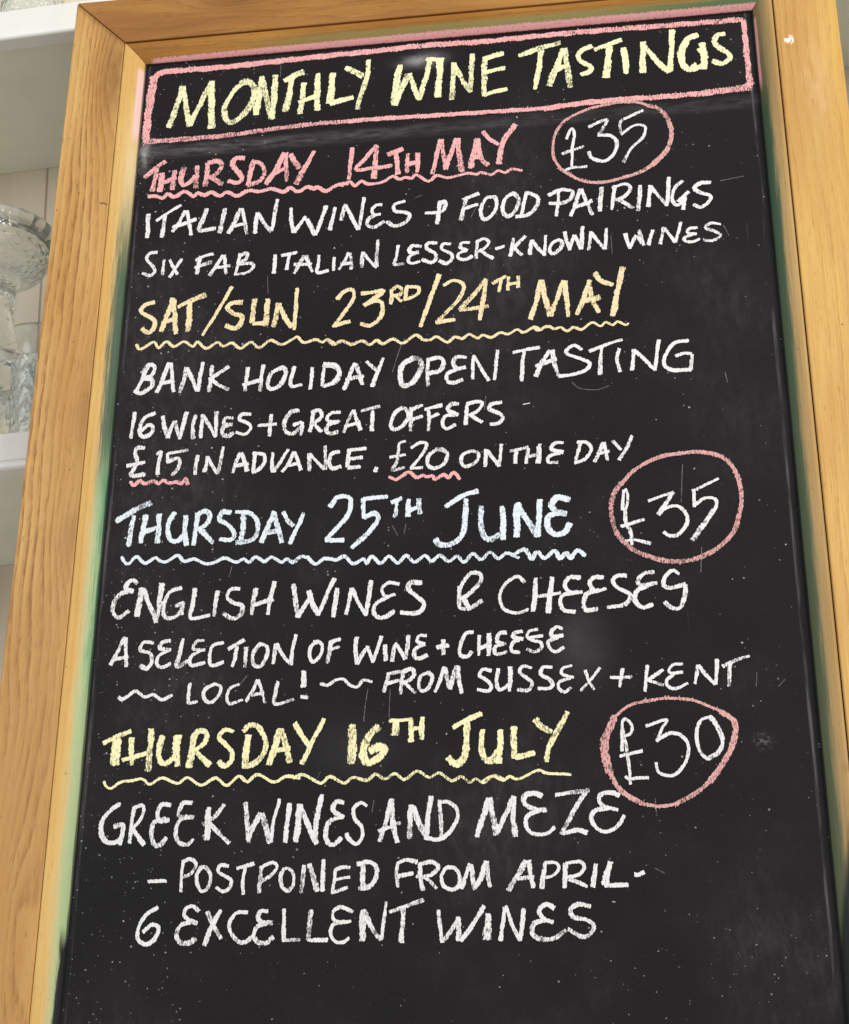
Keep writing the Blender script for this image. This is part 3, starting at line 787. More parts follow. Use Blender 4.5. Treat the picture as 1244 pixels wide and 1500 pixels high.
  "S193 2737,-3573 2645,-3637 2623,-3775 2663,-3847 2747,-3810 2808,-3692 2800,-3595 2737,-3570;S162 2869,-3604 2970,-3581 3016,-3629 2985,-3714 2885,-3741;L162 2877,-3601 2870,-3723 2875,-3866;S161 3139,-3711 3054,-3754 3050,-3826 3108,-3853 3185,-3824;S162 3219,-3600 3132,-3593 3101,-3652 3139,-3708 3213,-3699;L161 3285,-3587 3280,-3700 3276,-3822;L161 3293,-3597 3353,-3723 3421,-3849;L161 3501,-3551 3488,-3698 3471,-3844"),
 ('lettering', 'white', 'white chalk word TASTING',
  "L160 3643,-3579 3875,-3544;L160 3740,-3569 3722,-3715 3713,-3874;L182 3841,-3733 4024,-3677;S182 3965,-3586 3902,-3694 3838,-3836;L182 3988,-3587 4007,-3719 4034,-3842;S158 4253,-3598 4186,-3550 4117,-3597 4131,-3641 4250,-3693 4316,-3742 4276,-3808 4170,-3843 4042,-3851;L158 4320,-3621 4450,-3570 4610,-3524;L158 4427,-3577 4414,-3732 4402,-3860;L157 4584,-3614 4557,-3708 4582,-3843;L157 4710,-3633 4698,-3735 4686,-3837;L156 4715,-3641 4802,-3743 4886,-3852;L156 4931,-3554 4909,-3699 4883,-3852;S156 5191,-3574 5071,-3590 4983,-3705 4970,-3807 5049,-3864 5196,-3866;L156 5072,-3720 5147,-3700 5206,-3713;L155 5196,-3866 5212,-3722"),
 ('lettering', 'white', 'white chalk word 16',
  "L161 187,-3950 177,-4075 169,-4210;S160 377,-3967 284,-4013 244,-4114 266,-4194 337,-4190 372,-4123 330,-4085 262,-4142"),
 ('lettering', 'white', 'white chalk word WINES',
  "L160 451,-4007 475,-4113 510,-4227;L160 514,-4227 559,-4066;L159 567,-4067 626,-4243;L159 626,-4243 649,-4107 672,-3983;L159 762,-4019 737,-4130 753,-4252;L159 825,-4015 820,-4136 820,-4248;L159 834,-4033 896,-4141 957,-4248;L158 951,-3997 955,-4127 957,-4248;S158 1092,-4136 1023,-4158 1019,-4226 1075,-4247 1117,-4216;S158 1104,-4068 1041,-4064 1029,-4124 1100,-4137;S157 1268,-4045 1189,-4039 1168,-4090 1257,-4139 1275,-4192 1223,-4240 1143,-4217"),
 ('lettering', 'white', 'white chalk plus sign',
  "L157 1344,-4162 1508,-4156;L156 1457,-4058 1450,-4272"),
 ('lettering', 'white', 'white chalk word GREAT',
  "S156 1709,-4032 1636,-4044 1585,-4135 1597,-4239 1667,-4261 1742,-4189;L156 1664,-4175 1741,-4163 1738,-4282;L156 1843,-4058 1834,-4152 1814,-4253;S156 1823,-4057 1893,-4044 1918,-4106 1865,-4163 1827,-4177;L155 1850,-4179 1923,-4260;S155 2067,-4171 1987,-4196 1967,-4246 2001,-4286 2073,-4274;S155 2087,-4075 2015,-4078 1973,-4118 1986,-4159 2082,-4169;L155 2203,-4065 2159,-4174 2124,-4282;L154 2130,-4223 2267,-4190;L155 2211,-4066 2236,-4162 2277,-4267;L154 2281,-4079 2442,-4042;L154 2381,-4086 2378,-4188 2377,-4282"),
 ('lettering', 'white', 'white chalk word OFFERS',
  "S153 2649,-4070 2581,-4117 2547,-4217 2568,-4278 2636,-4265 2696,-4176 2688,-4099 2649,-4067;L153 2729,-4076 2724,-4178 2720,-4305;L153 2734,-4093 2825,-4057;L153 2735,-4195 2826,-4168;L153 2879,-4086 2887,-4189 2883,-4315;L153 2849,-4101 3001,-4069;L152 2895,-4189 2971,-4152;S152 3138,-4175 3031,-4182 3009,-4265 3047,-4309 3122,-4272;S152 3146,-4070 3085,-4066 3054,-4124 3145,-4172;L152 3229,-4059 3221,-4160 3210,-4278;S152 3221,-4075 3305,-4056 3358,-4076 3319,-4150 3244,-4187;L151 3259,-4188 3356,-4263;S151 3532,-4076 3441,-4091 3425,-4140 3515,-4189 3545,-4233 3499,-4281 3431,-4285"),
 ('chalk_dash', 'white', 'short white chalk dash',
  "L45 3720,-4110 3780,-4102"),
 ('lettering', 'white', 'white chalk word £15',
  "L159 154,-4487 318,-4463;S159 304,-4317 236,-4313 224,-4372 247,-4459 201,-4583 327,-4583;L158 423,-4385 461,-4370 445,-4471 446,-4590;L142 526,-4391 527,-4476;S142 527,-4476 616,-4439 642,-4484 623,-4550 580,-4607;L142 526,-4391 705,-4365"),
 ('lettering', 'white', 'white chalk word IN',
  "L157 803,-4426 792,-4510 791,-4611;L157 890,-4440 887,-4516 875,-4591;L157 898,-4449 942,-4536 986,-4615;L157 1033,-4356 1018,-4490 994,-4615"),
 ('lettering', 'white', 'white chalk word ADVANCE.',
  "L156 1193,-4425 1159,-4516 1133,-4616;L156 1161,-4550 1269,-4537;L156 1206,-4426 1237,-4521 1264,-4607;L156 1326,-4434 1322,-4527 1319,-4619;S155 1310,-4433 1404,-4456 1415,-4532 1372,-4597 1312,-4627;L155 1489,-4444 1485,-4537 1497,-4630;L155 1505,-4630 1569,-4525 1627,-4419;L155 1682,-4448 1633,-4563 1582,-4635;L154 1618,-4579 1732,-4561;L154 1690,-4449 1716,-4535 1750,-4629;L154 1822,-4474 1827,-4642;L154 1829,-4478 1894,-4563 1957,-4633;L154 1962,-4407 1966,-4534 1965,-4634;S153 2087,-4466 2022,-4487 2001,-4569 2033,-4630 2106,-4618;L183 2174,-4455 2167,-4622;L152 2170,-4633 2277,-4628;L153 2184,-4547 2298,-4538;L153 2189,-4461 2326,-4453;L152 2421,-4646 2414,-4687"),
 ('lettering', 'white', 'white chalk word £20',
  "L129 2541,-4553 2677,-4537;S129 2676,-4403 2623,-4425 2616,-4508 2602,-4607 2562,-4680 2671,-4661;L128 2724,-4673 2829,-4675;S129 2729,-4474 2805,-4428 2865,-4449 2821,-4555 2724,-4673;S150 2956,-4505 2888,-4559 2874,-4641 2926,-4686 3016,-4650 3054,-4561 3009,-4513 2949,-4509"),
 ('lettering', 'white', 'white chalk word ON',
  "S149 3241,-4540 3181,-4578 3174,-4652 3218,-4687 3301,-4643 3324,-4570 3271,-4537 3234,-4548;L149 3391,-4533 3387,-4607 3378,-4697;L149 3399,-4542 3450,-4620 3501,-4697;L149 3526,-4492 3513,-4599 3505,-4697"),
 ('lettering', 'white', 'white chalk word THE',
  "L148 3652,-4558 3642,-4681;L149 3600,-4563 3756,-4532;L148 3756,-4548 3738,-4687;L148 3732,-4629 3851,-4612;L148 3845,-4537 3841,-4694;L148 3860,-4513 3846,-4694;S147 4035,-4607 3939,-4634 3930,-4691 4011,-4696;S148 4060,-4510 3986,-4513 3955,-4569 4058,-4601"),
 ('lettering', 'white', 'white chalk word DAY',
  "L161 4207,-4528 4165,-4690;S161 4186,-4510 4266,-4523 4301,-4591 4246,-4678 4157,-4709;L147 4406,-4532 4373,-4613 4326,-4708;L146 4351,-4636 4454,-4618;L146 4413,-4533 4425,-4608 4436,-4699;L146 4487,-4521 4557,-4608;L146 4657,-4483 4601,-4603 4538,-4705"),
 ('wavy_underline', 'pink', 'short pink wavy line under £15',
  "L142 198,-4646 233,-4686 285,-4644 334,-4676 419,-4656 460,-4683 505,-4653 554,-4684 631,-4677 679,-4692 704,-4648 727,-4708"),
 ('wavy_underline', 'pink', 'short pink wavy line under £20',
  "L106 2536,-4744 2597,-4776;L150 2597,-4776 2656,-4740 2716,-4711 2777,-4764 2837,-4746 2867,-4764 2919,-4759 2942,-4794 3016,-4752 3061,-4781 3106,-4738 3158,-4804"),
 ('lettering', 'blue', 'pale blue chalk word THURSDAY',
  "L220 104,-5029 245,-4938 403,-4864;L203 257,-4988 241,-5128 229,-5274;L202 365,-4986 353,-5134 339,-5248;L202 354,-5150 491,-5109;L202 489,-4985 492,-5125 493,-5256;S201 628,-4977 587,-5049 578,-5147 608,-5238 670,-5250 727,-5188;L201 731,-5016 733,-5155 753,-5295;S201 831,-5013 899,-4976 947,-5020 922,-5109 840,-5153;L201 838,-4997 830,-5161 819,-5298;L199 871,-5155 993,-5284;S200 1138,-5006 1061,-4994 1042,-5067 1114,-5120 1180,-5213 1152,-5268 1053,-5255;S198 1184,-5004 1300,-5016 1372,-5094 1385,-5208 1335,-5278 1200,-5298;L199 1253,-5005 1253,-5152 1238,-5313;L198 1521,-5020 1474,-5165 1420,-5304;L197 1446,-5220 1582,-5203;L198 1521,-5029 1565,-5170 1602,-5317;L198 1605,-5025 1646,-5109 1701,-5161;L197 1788,-5052 1726,-5211 1677,-5330"),
 ('lettering', 'blue', 'pale blue chalk word 25TH',
  "S226 2021,-5001 2086,-4914 2193,-4929 2195,-5052 2109,-5184 1992,-5307;L225 1995,-5315 2150,-5324;S210 2324,-5116 2414,-5089 2445,-5147 2379,-5248 2226,-5400;L180 2313,-4944 2317,-5124;L180 2316,-4944 2524,-4932;L180 2562,-4992 2651,-4956;L179 2611,-4978 2594,-5131;L209 2711,-4976 2708,-5130;L179 2720,-5082 2801,-5046;L179 2801,-4973 2812,-5112"),
 ('lettering', 'blue', 'pale blue chalk word JUNE',
  "S205 3209,-4998 3201,-5215 3163,-5356 3075,-5415 2987,-5410 2946,-5363;L200 3039,-5060 3165,-4971 3313,-4927;L219 3342,-5078 3337,-5206 3354,-5335 3412,-5386 3514,-5336;L219 3525,-5089 3530,-5233 3528,-5392;L218 3647,-5072 3645,-5375;L219 3657,-5081 3735,-5229 3812,-5376;L219 3665,-5065 3650,-5224 3638,-5374;L218 3848,-5044 3834,-5219 3819,-5385;S231 4027,-5174 3917,-5208 3907,-5303 3964,-5369 4051,-5358 4096,-5282;S233 4096,-5058 3995,-5028 3949,-5098 3984,-5156 4063,-5192"),
 ('wavy_underline', 'blue', 'pale blue wavy chalk line under THURSDAY 25TH JUNE',
  "L160 174,-5377 238,-5445 311,-5384 392,-5445 481,-5401 529,-5436 591,-5440 679,-5388 744,-5448 834,-5429 937,-5482 1019,-5471 1101,-5435 1202,-5480 1276,-5452 1323,-5487 1381,-5442 1458,-5486 1517,-5449 1609,-5502 1653,-5472 1714,-5508 1773,-5463 1833,-5471 1894,-5525;L154 1833,-5466 1909,-5534 1983,-5490 2087,-5504 2161,-5476 2237,-5551 2325,-5508 2355,-5550 2399,-5492 2474,-5556 2546,-5497 2621,-5564 2694,-5497 2768,-5564 2856,-5505 2914,-5564 2987,-5512 3061,-5571 3134,-5528 3192,-5586 3265,-5512 3337,-5571 3410,-5504 3482,-5571 3555,-5520 3656,-5572;L151 3598,-5553 3708,-5496 3764,-5586 3815,-5526 3872,-5584 3959,-5526 4001,-5591 4059,-5547 4094,-5596 4153,-5529 4216,-5579"),
 ('lettering', 'white', 'white chalk word ENGLISH',
  "S176 305,-5705 200,-5723 145,-5800 145,-5895 202,-5945 281,-5886;S177 338,-5635 304,-5601 260,-5615 242,-5678 305,-5705;L229 387,-5685 368,-5827 361,-5937;L228 396,-5694 468,-5848 536,-6000;L190 560,-5646 550,-5836 532,-6000;S167 738,-5695 641,-5730 589,-5854 612,-5957 702,-5961 765,-5878;L167 696,-5859 770,-5839;L166 758,-5846 754,-5940;L166 859,-5709 847,-5866 839,-5983 1003,-5960;L166 1058,-5743 1049,-5860 1040,-5969;S165 1252,-5729 1177,-5733 1151,-5803 1206,-5860 1283,-5888 1279,-5965 1206,-6001 1122,-5950;L164 1372,-5892 1548,-5838;L165 1395,-5736 1378,-5861 1369,-5970;L164 1557,-5682 1526,-5837 1510,-5977"),
 ('lettering', 'white', 'white chalk word WINES',
  "L163 1722,-5714 1750,-5879 1770,-6012;L193 1770,-6012 1826,-5914 1882,-5839;L192 1858,-5783 1899,-5902 1947,-6005;L163 1947,-6005 2008,-5846 2077,-5677;L162 2102,-5772 2091,-5912 2079,-6027;L162 2227,-5779 2208,-5902 2189,-6009;L162 2235,-5779 2289,-5906 2357,-6025;L161 2395,-5717 2379,-5880 2357,-6025;S160 2552,-5865 2450,-5922 2422,-5998 2467,-6054 2539,-6042 2597,-5998;S161 2635,-5760 2550,-5740 2492,-5792 2522,-5864 2602,-5852;S160 2828,-5755 2740,-5750 2719,-5804 2785,-5877 2850,-5942 2829,-6010 2757,-6029 2655,-6017"),
 ('lettering', 'white', 'white chalk ampersand',
  "S159 3147,-5872 3184,-5765 3249,-5691 3322,-5702 3335,-5765 3263,-5847 3183,-5912;S158 3155,-5810 3147,-5933 3161,-6003 3247,-6000 3341,-5943;L172 3173,-5901 3240,-6018"),
 ('lettering', 'white', 'white chalk word CHEESES',
  "S158 3702,-5792 3653,-5743 3595,-5759 3529,-5814 3492,-5904 3519,-6021 3604,-6066 3676,-6059 3726,-6038;L156 3771,-5934 3999,-5907;L185 3796,-5766 3785,-5919 3768,-6056;L185 3932,-5765 3913,-5926 3888,-6077;S156 4134,-5906 4020,-5931 3996,-6006 4030,-6068 4114,-6080;S157 4167,-5777 4081,-5773 4037,-5840 4077,-5903 4176,-5908;S176 4318,-5900 4218,-5926 4188,-6000 4206,-6069 4298,-6066;S156 4358,-5787 4280,-5783 4243,-5835 4290,-5906 4375,-5888;S154 4549,-5782 4479,-5778 4434,-5822 4474,-5885 4570,-5943 4553,-6011 4495,-6046 4383,-6055;S175 4727,-5883 4635,-5916 4610,-5998 4669,-6069 4754,-6051;S155 4776,-5763 4698,-5767 4646,-5825 4665,-5872 4799,-5861;S154 4985,-5789 4931,-5756 4864,-5814 4854,-5882 4908,-5907 5028,-5883;S173 5028,-5891 5023,-5981 4975,-6084 4906,-6081 4853,-6033"),
 ('lettering', 'white', 'white chalk word A',
  "L151 263,-6127 213,-6256 162,-6370;L151 188,-6325 307,-6307;L151 271,-6135 288,-6260 299,-6391"),
 ('lettering', 'white', 'white chalk word SELECTION',
  "S150 523,-6186 440,-6182 415,-6250 500,-6285 521,-6362 481,-6422 426,-6389;S150 663,-6261 577,-6311 567,-6380 614,-6412 686,-6385;S150 672,-6177 606,-6189 587,-6243 678,-6262;L149 784,-6167 762,-6296 745,-6410 848,-6361;S149 947,-6274 861,-6332 873,-6408 983,-6390;S149 964,-6190 905,-6195 879,-6263 977,-6275;S149 1136,-6214 1049,-6240 1024,-6331 1044,-6416 1146,-6390;L148 1184,-6277 1313,-6199;L148 1257,-6258 1245,-6364 1225,-6431;L147 1339,-6269 1333,-6444;S147 1455,-6244 1400,-6325 1412,-6424 1472,-6442 1519,-6346 1515,-6269 1448,-6236;L147 1595,-6250 1585,-6349 1574,-6424;L147 1598,-6250 1658,-6352 1727,-6438;L147 1761,-6174 1737,-6310 1727,-6438"),
 ('lettering', 'white', 'white chalk word OF',
  "S146 1969,-6244 1904,-6272 1885,-6354 1916,-6424 1973,-6373 1992,-6291 1961,-6244 1918,-6242;L146 2057,-6256 2143,-6229;L146 2051,-6324 2138,-6298;L146 2064,-6249 2052,-6354 2040,-6437"),
 ('lettering', 'white', 'white chalk word WINE',
  "L145 2281,-6221 2276,-6334 2286,-6455;L145 2289,-6455 2335,-6374 2377,-6308;L144 2377,-6308 2423,-6446;L145 2423,-6446 2457,-6342 2491,-6223;L144 2529,-6300 2527,-6360 2534,-6436;L144 2608,-6304 2595,-6379 2588,-6446;L144 2615,-6289 2659,-6366 2696,-6428;L144 2722,-6226 2713,-6324 2703,-6428;S143 2860,-6308 2788,-6342 2774,-6409 2817,-6433 2882,-6406;S144 2874,-6233 2816,-6230 2795,-6282 2860,-6308"),
 ('lettering', 'white', 'white chalk plus sign',
  "L143 2960,-6342 3060,-6327;L143 3017,-6277 3014,-6405"),
 ('lettering', 'white', 'white chalk word CHEESE',
  "S142 3267,-6221 3203,-6233 3153,-6344 3159,-6419 3216,-6429 3252,-6393;L142 3317,-6253 3308,-6425;L142 3316,-6366 3394,-6340;L170 3400,-6242 3393,-6429;S142 3515,-6338 3451,-6357 3443,-6409 3478,-6426 3542,-6406;S142 3538,-6234 3481,-6246 3466,-6313 3529,-6338;S141 3657,-6299 3593,-6334 3585,-6401 3648,-6418;S142 3672,-6232 3615,-6245 3601,-6282 3678,-6300;S141 3800,-6223 3729,-6235 3714,-6287 3769,-6319 3825,-6337 3824,-6389 3767,-6416 3712,-6391;L141 3714,-6294 3841,-6278;S140 3967,-6299 3889,-6332 3901,-6393 3950,-6424 4014,-6390;S141 4004,-6225 3962,-6208 3919,-6244 3925,-6289 4010,-6286"),
 ('wavy_dash', 'white', 'small white chalk squiggle',
  "L119 254,-6662 285,-6686 335,-6658 399,-6615 484,-6672 557,-6652 634,-6700 720,-6666"),
 ('lettering', 'white', 'white chalk word LOCAL!',
  "L140 869,-6567 864,-6650 865,-6739 938,-6728;S139 1076,-6583 998,-6633 1003,-6715 1063,-6740 1125,-6675 1136,-6608 1075,-6576;S139 1289,-6592 1218,-6627 1193,-6708 1225,-6761 1325,-6728;L139 1448,-6562 1409,-6657 1362,-6745;L138 1382,-6693 1504,-6676;L139 1455,-6562 1489,-6661 1523,-6766;L138 1624,-6584 1606,-6680 1610,-6777 1761,-6746;L196 1842,-6503 1841,-6638;L130 1825,-6726 1883,-6733"),
 ('wavy_dash', 'white', 'small white chalk squiggle',
  "L115 1987,-6614 2046,-6632 2117,-6590 2181,-6585 2233,-6639 2298,-6657 2347,-6600 2419,-6618"),
 ('lettering', 'white', 'white chalk word FROM',
  "L136 2561,-6549 2541,-6630 2523,-6711;L136 2548,-6638 2648,-6612;L136 2547,-6556 2654,-6538;L136 2682,-6532 2669,-6636 2660,-6731;S136 2675,-6547 2747,-6520 2775,-6566 2733,-6616 2676,-6636;L135 2698,-6644 2784,-6729;S135 2896,-6556 2825,-6590 2812,-6678 2847,-6717 2897,-6682 2925,-6602 2889,-6556;L135 3024,-6517 2989,-6627 2947,-6728;L170 3031,-6525 3046,-6614 3067,-6704;L170 3067,-6704 3095,-6617 3124,-6514;L170 3138,-6515 3145,-6633 3165,-6745"),
 ('lettering', 'white', 'white chalk word SUSSEX',
  "S134 3413,-6564 3343,-6553 3314,-6604 3370,-6643 3412,-6696 3383,-6739 3299,-6721;S133 3470,-6551 3454,-6654 3474,-6728 3523,-6715 3566,-6673;L168 3571,-6541 3567,-6644 3558,-6746;S133 3743,-6556 3674,-6538 3645,-6588 3707,-6643 3748,-6688 3711,-6745 3628,-6734;S132 3911,-6556 3841,-6553 3819,-6611 3881,-6657 3914,-6703 3879,-6738 3795,-6734;S132 4061,-6658 3970,-6683 3962,-6741 4010,-6772 4059,-6738;S132 4072,-6548 4002,-6567 3993,-6618 4082,-6651;L131 4181,-6597 4206,-6678 4245,-6760;L131 4300,-6580 4220,-6679 4141,-6770"),
 ('lettering', 'white', 'white chalk plus sign',
  "L131 4386,-6664 4552,-6668;L131 4486,-6595 4469,-6668 4452,-6747"),
 ('lettering', 'white', 'white chalk word KENT',
  "L130 4687,-6575 4667,-6691 4656,-6792;L130 4808,-6617 4737,-6665 4667,-6705;L130 4687,-6699 4801,-6747;S129 4895,-6657 4830,-6712 4848,-6764 4902,-6780 4999,-6741;S130 4968,-6573 4893,-6577 4856,-6626 4882,-6649 4964,-6645;L129 5090,-6593 5075,-6665 5060,-6744;L129 5097,-6593 5152,-6682 5216,-6757;L129 5243,-6548 5236,-6657 5222,-6758;L128 5350,-6575 5336,-6676 5325,-6776;L129 5286,-6608 5391,-6562 5502,-6531"),
 ('price_lettering', 'white', 'white chalk price £35 for the 25th of June',
  "L115 4558,-4993 4544,-5180;S115 4551,-5141 4559,-5030 4581,-4985 4593,-5040 4587,-5119 4568,-5182;S143 4562,-5166 4570,-5293 4602,-5389 4611,-5499;L121 4526,-5330 4721,-5278;L121 4556,-5465 4634,-5461 4767,-5500;L122 4765,-5106 4977,-5039;L157 4977,-5039 4845,-5238;S134 4845,-5238 4905,-5186 5005,-5168 5072,-5243 5074,-5337 5005,-5427 4934,-5439 4879,-5405;L135 5362,-4934 5244,-4991 5156,-5034;L135 5149,-5025 5147,-5184;S135 5147,-5176 5237,-5110 5321,-5123 5324,-5194 5268,-5286;S183 5301,-5225 5207,-5361 5112,-5488"),
 ('price_ring', 'pinkring', 'pink chalk ring round the £35 for the 25th of June',
  "S189 4542,-4940 4634,-4833 4769,-4744 4902,-4695 5076,-4674 5249,-4677 5390,-4727 5484,-4821 5531,-4969 5541,-5128 5507,-5299 5441,-5452 5335,-5554 5190,-5639 5033,-5674 4879,-5661 4699,-5597 4562,-5496 4481,-5367 4448,-5191 4473,-5033 4543,-4924"),
 ('lettering', 'lemon', 'lemon yellow chalk word THURSDAY',
  "L192 161,-7061 274,-7006 386,-6966;L308 270,-7035 272,-7248;L198 335,-7214 536,-7162;L198 401,-7026 401,-7121 419,-7253;L242 562,-6958 564,-7142 558,-7309;S218 664,-7021 641,-7108 648,-7203 681,-7255 738,-7242 778,-7193;L270 792,-7025 790,-7150 805,-7274;S204 920,-7030 968,-6988 1027,-6998 1038,-7064 998,-7121 935,-7155;L240 937,-7016 921,-7154 908,-7292;L217 950,-7156 1012,-7223 1080,-7279;S173 1267,-7004 1186,-6989 1146,-7053 1200,-7106 1261,-7174 1258,-7254 1203,-7295 1154,-7257;S187 1350,-7002 1395,-6960 1460,-6963 1513,-7023 1546,-7126 1508,-7234 1439,-7289 1361,-7300;L252 1391,-7041 1383,-7157 1375,-7286;L215 1656,-6999 1619,-7151 1579,-7294;L193 1627,-7180 1748,-7163;L194 1667,-7000 1703,-7110 1752,-7278;L193 1783,-6953 1837,-7050 1904,-7139;L143 1786,-6946 1829,-7042;L193 2026,-6926 1958,-7062 1853,-7296"),
 ('lettering', 'lemon', 'lemon yellow chalk word 16TH',
  "L283 2262,-6986 2266,-7146 2263,-7303;S246 2483,-7009 2399,-7086 2362,-7192 2367,-7271 2410,-7308 2487,-7268 2535,-7198 2485,-7175 2415,-7208;L169 2574,-6962 2750,-6954;L240 2623,-6978 2620,-7079;L175 2753,-6947 2749,-7142;L176 2765,-7034 2842,-7030;L175 2842,-6943 2838,-7124"),
 ('lettering', 'lemon', 'lemon yellow chalk word JULY',
  "S228 3206,-6979 3205,-7151 3191,-7265 3149,-7334 3101,-7340 3056,-7289;L210 3098,-7033 3213,-6976 3325,-6926;S235 3338,-7070 3323,-7199 3350,-7299 3411,-7322 3461,-7246;L235 3484,-7076 3475,-7218 3466,-7345;L248 3591,-7054 3588,-7180 3590,-7308;L233 3604,-7308 3749,-7271;L207 3769,-6994 3815,-7060 3890,-7106;L205 4025,-6946 3945,-7094 3873,-7219 3846,-7345"),
 ('wavy_underline', 'lemon', 'lemon wavy chalk line under THURSDAY 16TH JULY',
  "L123 190,-7390 215,-7434 260,-7450 336,-7398 430,-7391 516,-7379 585,-7425 682,-7378 816,-7425 899,-7382 1018,-7447 1137,-7393 1233,-7457 1330,-7385 1403,-7431 1486,-7376 1624,-7441 1729,-7399 1843,-7417;L118 1786,-7415 1870,-7389 2014,-7465 2089,-7411 2203,-7472 2279,-7425 2364,-7449 2406,-7450 2468,-7403 2539,-7448 2622,-7408 2699,-7457 2802,-7393 2900,-7446 2983,-7413 3080,-7480 3162,-7448 3224,-7499 3279,-7473 3341,-7503 3424,-7449 3512,-7487;L116 3320,-7502 3410,-7453 3498,-7490 3547,-7463 3622,-7484 3773,-7419 3841,-7443 3949,-7453 4037,-7463"),
 ('lettering', 'white', 'white chalk word GREEK',
  "S159 344,-7582 269,-7636 203,-7720 205,-7819 247,-7890 320,-7906 374,-7866;L159 309,-7772 387,-7768 367,-7921;L158 463,-7635 453,-7784 449,-7910;S159 456,-7628 526,-7602 550,-7645 521,-7729 461,-7791;L157 469,-7798 572,-7927;S157 735,-7722 644,-7747 630,-7845 657,-7930 707,-7931 753,-7877;S158 771,-7609 698,-7600 667,-7663 686,-7734 764,-7730;S156 920,-7706 851,-7746 829,-7837 862,-7915 935,-7937 982,-7897;S158 949,-7594 877,-7592 852,-7647 856,-7704 970,-7715;L192 1094,-7641 1092,-7774 1095,-7900;L142 1221,-7617 1155,-7706 1052,-7773;L156 1101,-7761 1184,-7847 1280,-7933"),
 ('lettering', 'white', 'white chalk word WINES',
  "L170 1395,-7608 1420,-7770 1439,-7931;L212 1434,-7910 1471,-7800 1530,-7704;L211 1537,-7704 1577,-7817 1617,-7936;L155 1624,-7929 1638,-7763 1680,-7589;L161 1763,-7627 1751,-7780 1736,-7939;L210 1844,-7636 1839,-7783 1826,-7935;L168 1851,-7643 1912,-7785 1994,-7960;L196 2028,-7565 1994,-7732 1980,-7939;S153 2203,-7745 2107,-7777 2067,-7859 2084,-7949 2133,-7971 2194,-7918;S154 2207,-7634 2151,-7625 2118,-7680 2154,-7723 2210,-7752;S152 2396,-7661 2347,-7638 2292,-7685 2301,-7769 2358,-7833 2366,-7909 2319,-7970 2249,-7920 2237,-7885"),
 ('lettering', 'white', 'white chalk word AND',
  "L180 2597,-7618 2557,-7777 2509,-7954;L151 2497,-7872 2668,-7808;L179 2604,-7625 2606,-7792 2649,-7965;L186 2756,-7672 2750,-7796 2745,-7934;L185 2770,-7686 2819,-7812 2888,-7938;L206 2914,-7607 2894,-7773 2881,-7924;L151 2983,-7651 2997,-7776 2997,-7927;S150 2976,-7648 3059,-7654 3120,-7711 3127,-7794 3072,-7889 2977,-7954 2868,-7935"),
 ('lettering', 'white', 'white chalk word MEZE',
  "L184 3381,-7636 3331,-7787 3283,-7936;L183 3387,-7636 3413,-7789 3438,-7927;L183 3445,-7913 3508,-7778 3578,-7629;L183 3585,-7629 3573,-7794 3586,-7944;S163 3802,-7629 3755,-7607 3674,-7618 3665,-7687 3752,-7738 3833,-7740;S161 3793,-7735 3691,-7784 3675,-7865 3721,-7928 3829,-7931 3897,-7886;L135 3911,-7623 4039,-7609 4175,-7593;L168 4154,-7599 4062,-7740 3949,-7935;L160 3962,-7935 4070,-7911 4149,-7934;S147 4330,-7742 4222,-7759 4187,-7813 4218,-7888 4289,-7931 4377,-7900 4447,-7807;S147 4414,-7642 4348,-7619 4274,-7631 4252,-7678 4290,-7727 4396,-7758"),
 ('chalk_dash', 'white', 'short white chalk dash',
  "L141 630,-8226 778,-8226"),
 ('lettering', 'white', 'white chalk word POSTPONED',
  "L134 908,-8075 902,-8199 903,-8315;S134 901,-8075 964,-8056 1016,-8099 978,-8173 910,-8199;S133 1059,-8120 1028,-8188 1040,-8270 1078,-8319 1125,-8286 1141,-8191 1102,-8128 1059,-8120;S133 1283,-8119 1220,-8111 1202,-8158 1260,-8201 1311,-8236 1300,-8297 1246,-8323 1195,-8288;L132 1424,-8130 1408,-8239 1414,-8347;L133 1355,-8142 1492,-8104;L167 1553,-8147 1547,-8242 1545,-8337;S132 1543,-8140 1638,-8102 1681,-8137 1636,-8204 1555,-8249;S131 1738,-8152 1713,-8219 1730,-8301 1779,-8329 1818,-8276 1815,-8195 1779,-8153 1738,-8152;L172 1903,-8136 1893,-8237 1883,-8345;L172 1944,-8123 1982,-8240 2013,-8335;L172 2054,-8092 2057,-8215 2054,-8336;L130 2152,-8176 2148,-8257 2134,-8358;L130 2134,-8351 2252,-8314;L130 2148,-8251 2270,-8234;S131 2152,-8176 2214,-8151 2269,-8159;L164 2378,-8142 2373,-8236 2382,-8337;S150 2330,-8134 2419,-8116 2481,-8158 2476,-8252 2422,-8318 2348,-8323"),
 ('lettering', 'white', 'white chalk word FROM',
  "L143 2651,-8142 2645,-8230 2656,-8317;L142 2652,-8237 2774,-8217;S143 2651,-8135 2719,-8110 2808,-8126;S142 2828,-8147 2835,-8248 2856,-8349;S128 2802,-8240 2883,-8263 2964,-8338;S142 2828,-8147 2916,-8129 2977,-8171 2923,-8230 2849,-8248;S128 3106,-8181 3045,-8179 3004,-8239 3018,-8319 3085,-8354 3139,-8316 3139,-8229 3099,-8174;L148 3227,-8157 3193,-8244 3159,-8343;L181 3234,-8164 3247,-8258 3259,-8352;L181 3266,-8339 3314,-8260 3355,-8141;L147 3362,-8141 3367,-8262 3386,-8335"),
 ('lettering', 'white', 'white chalk word APRIL',
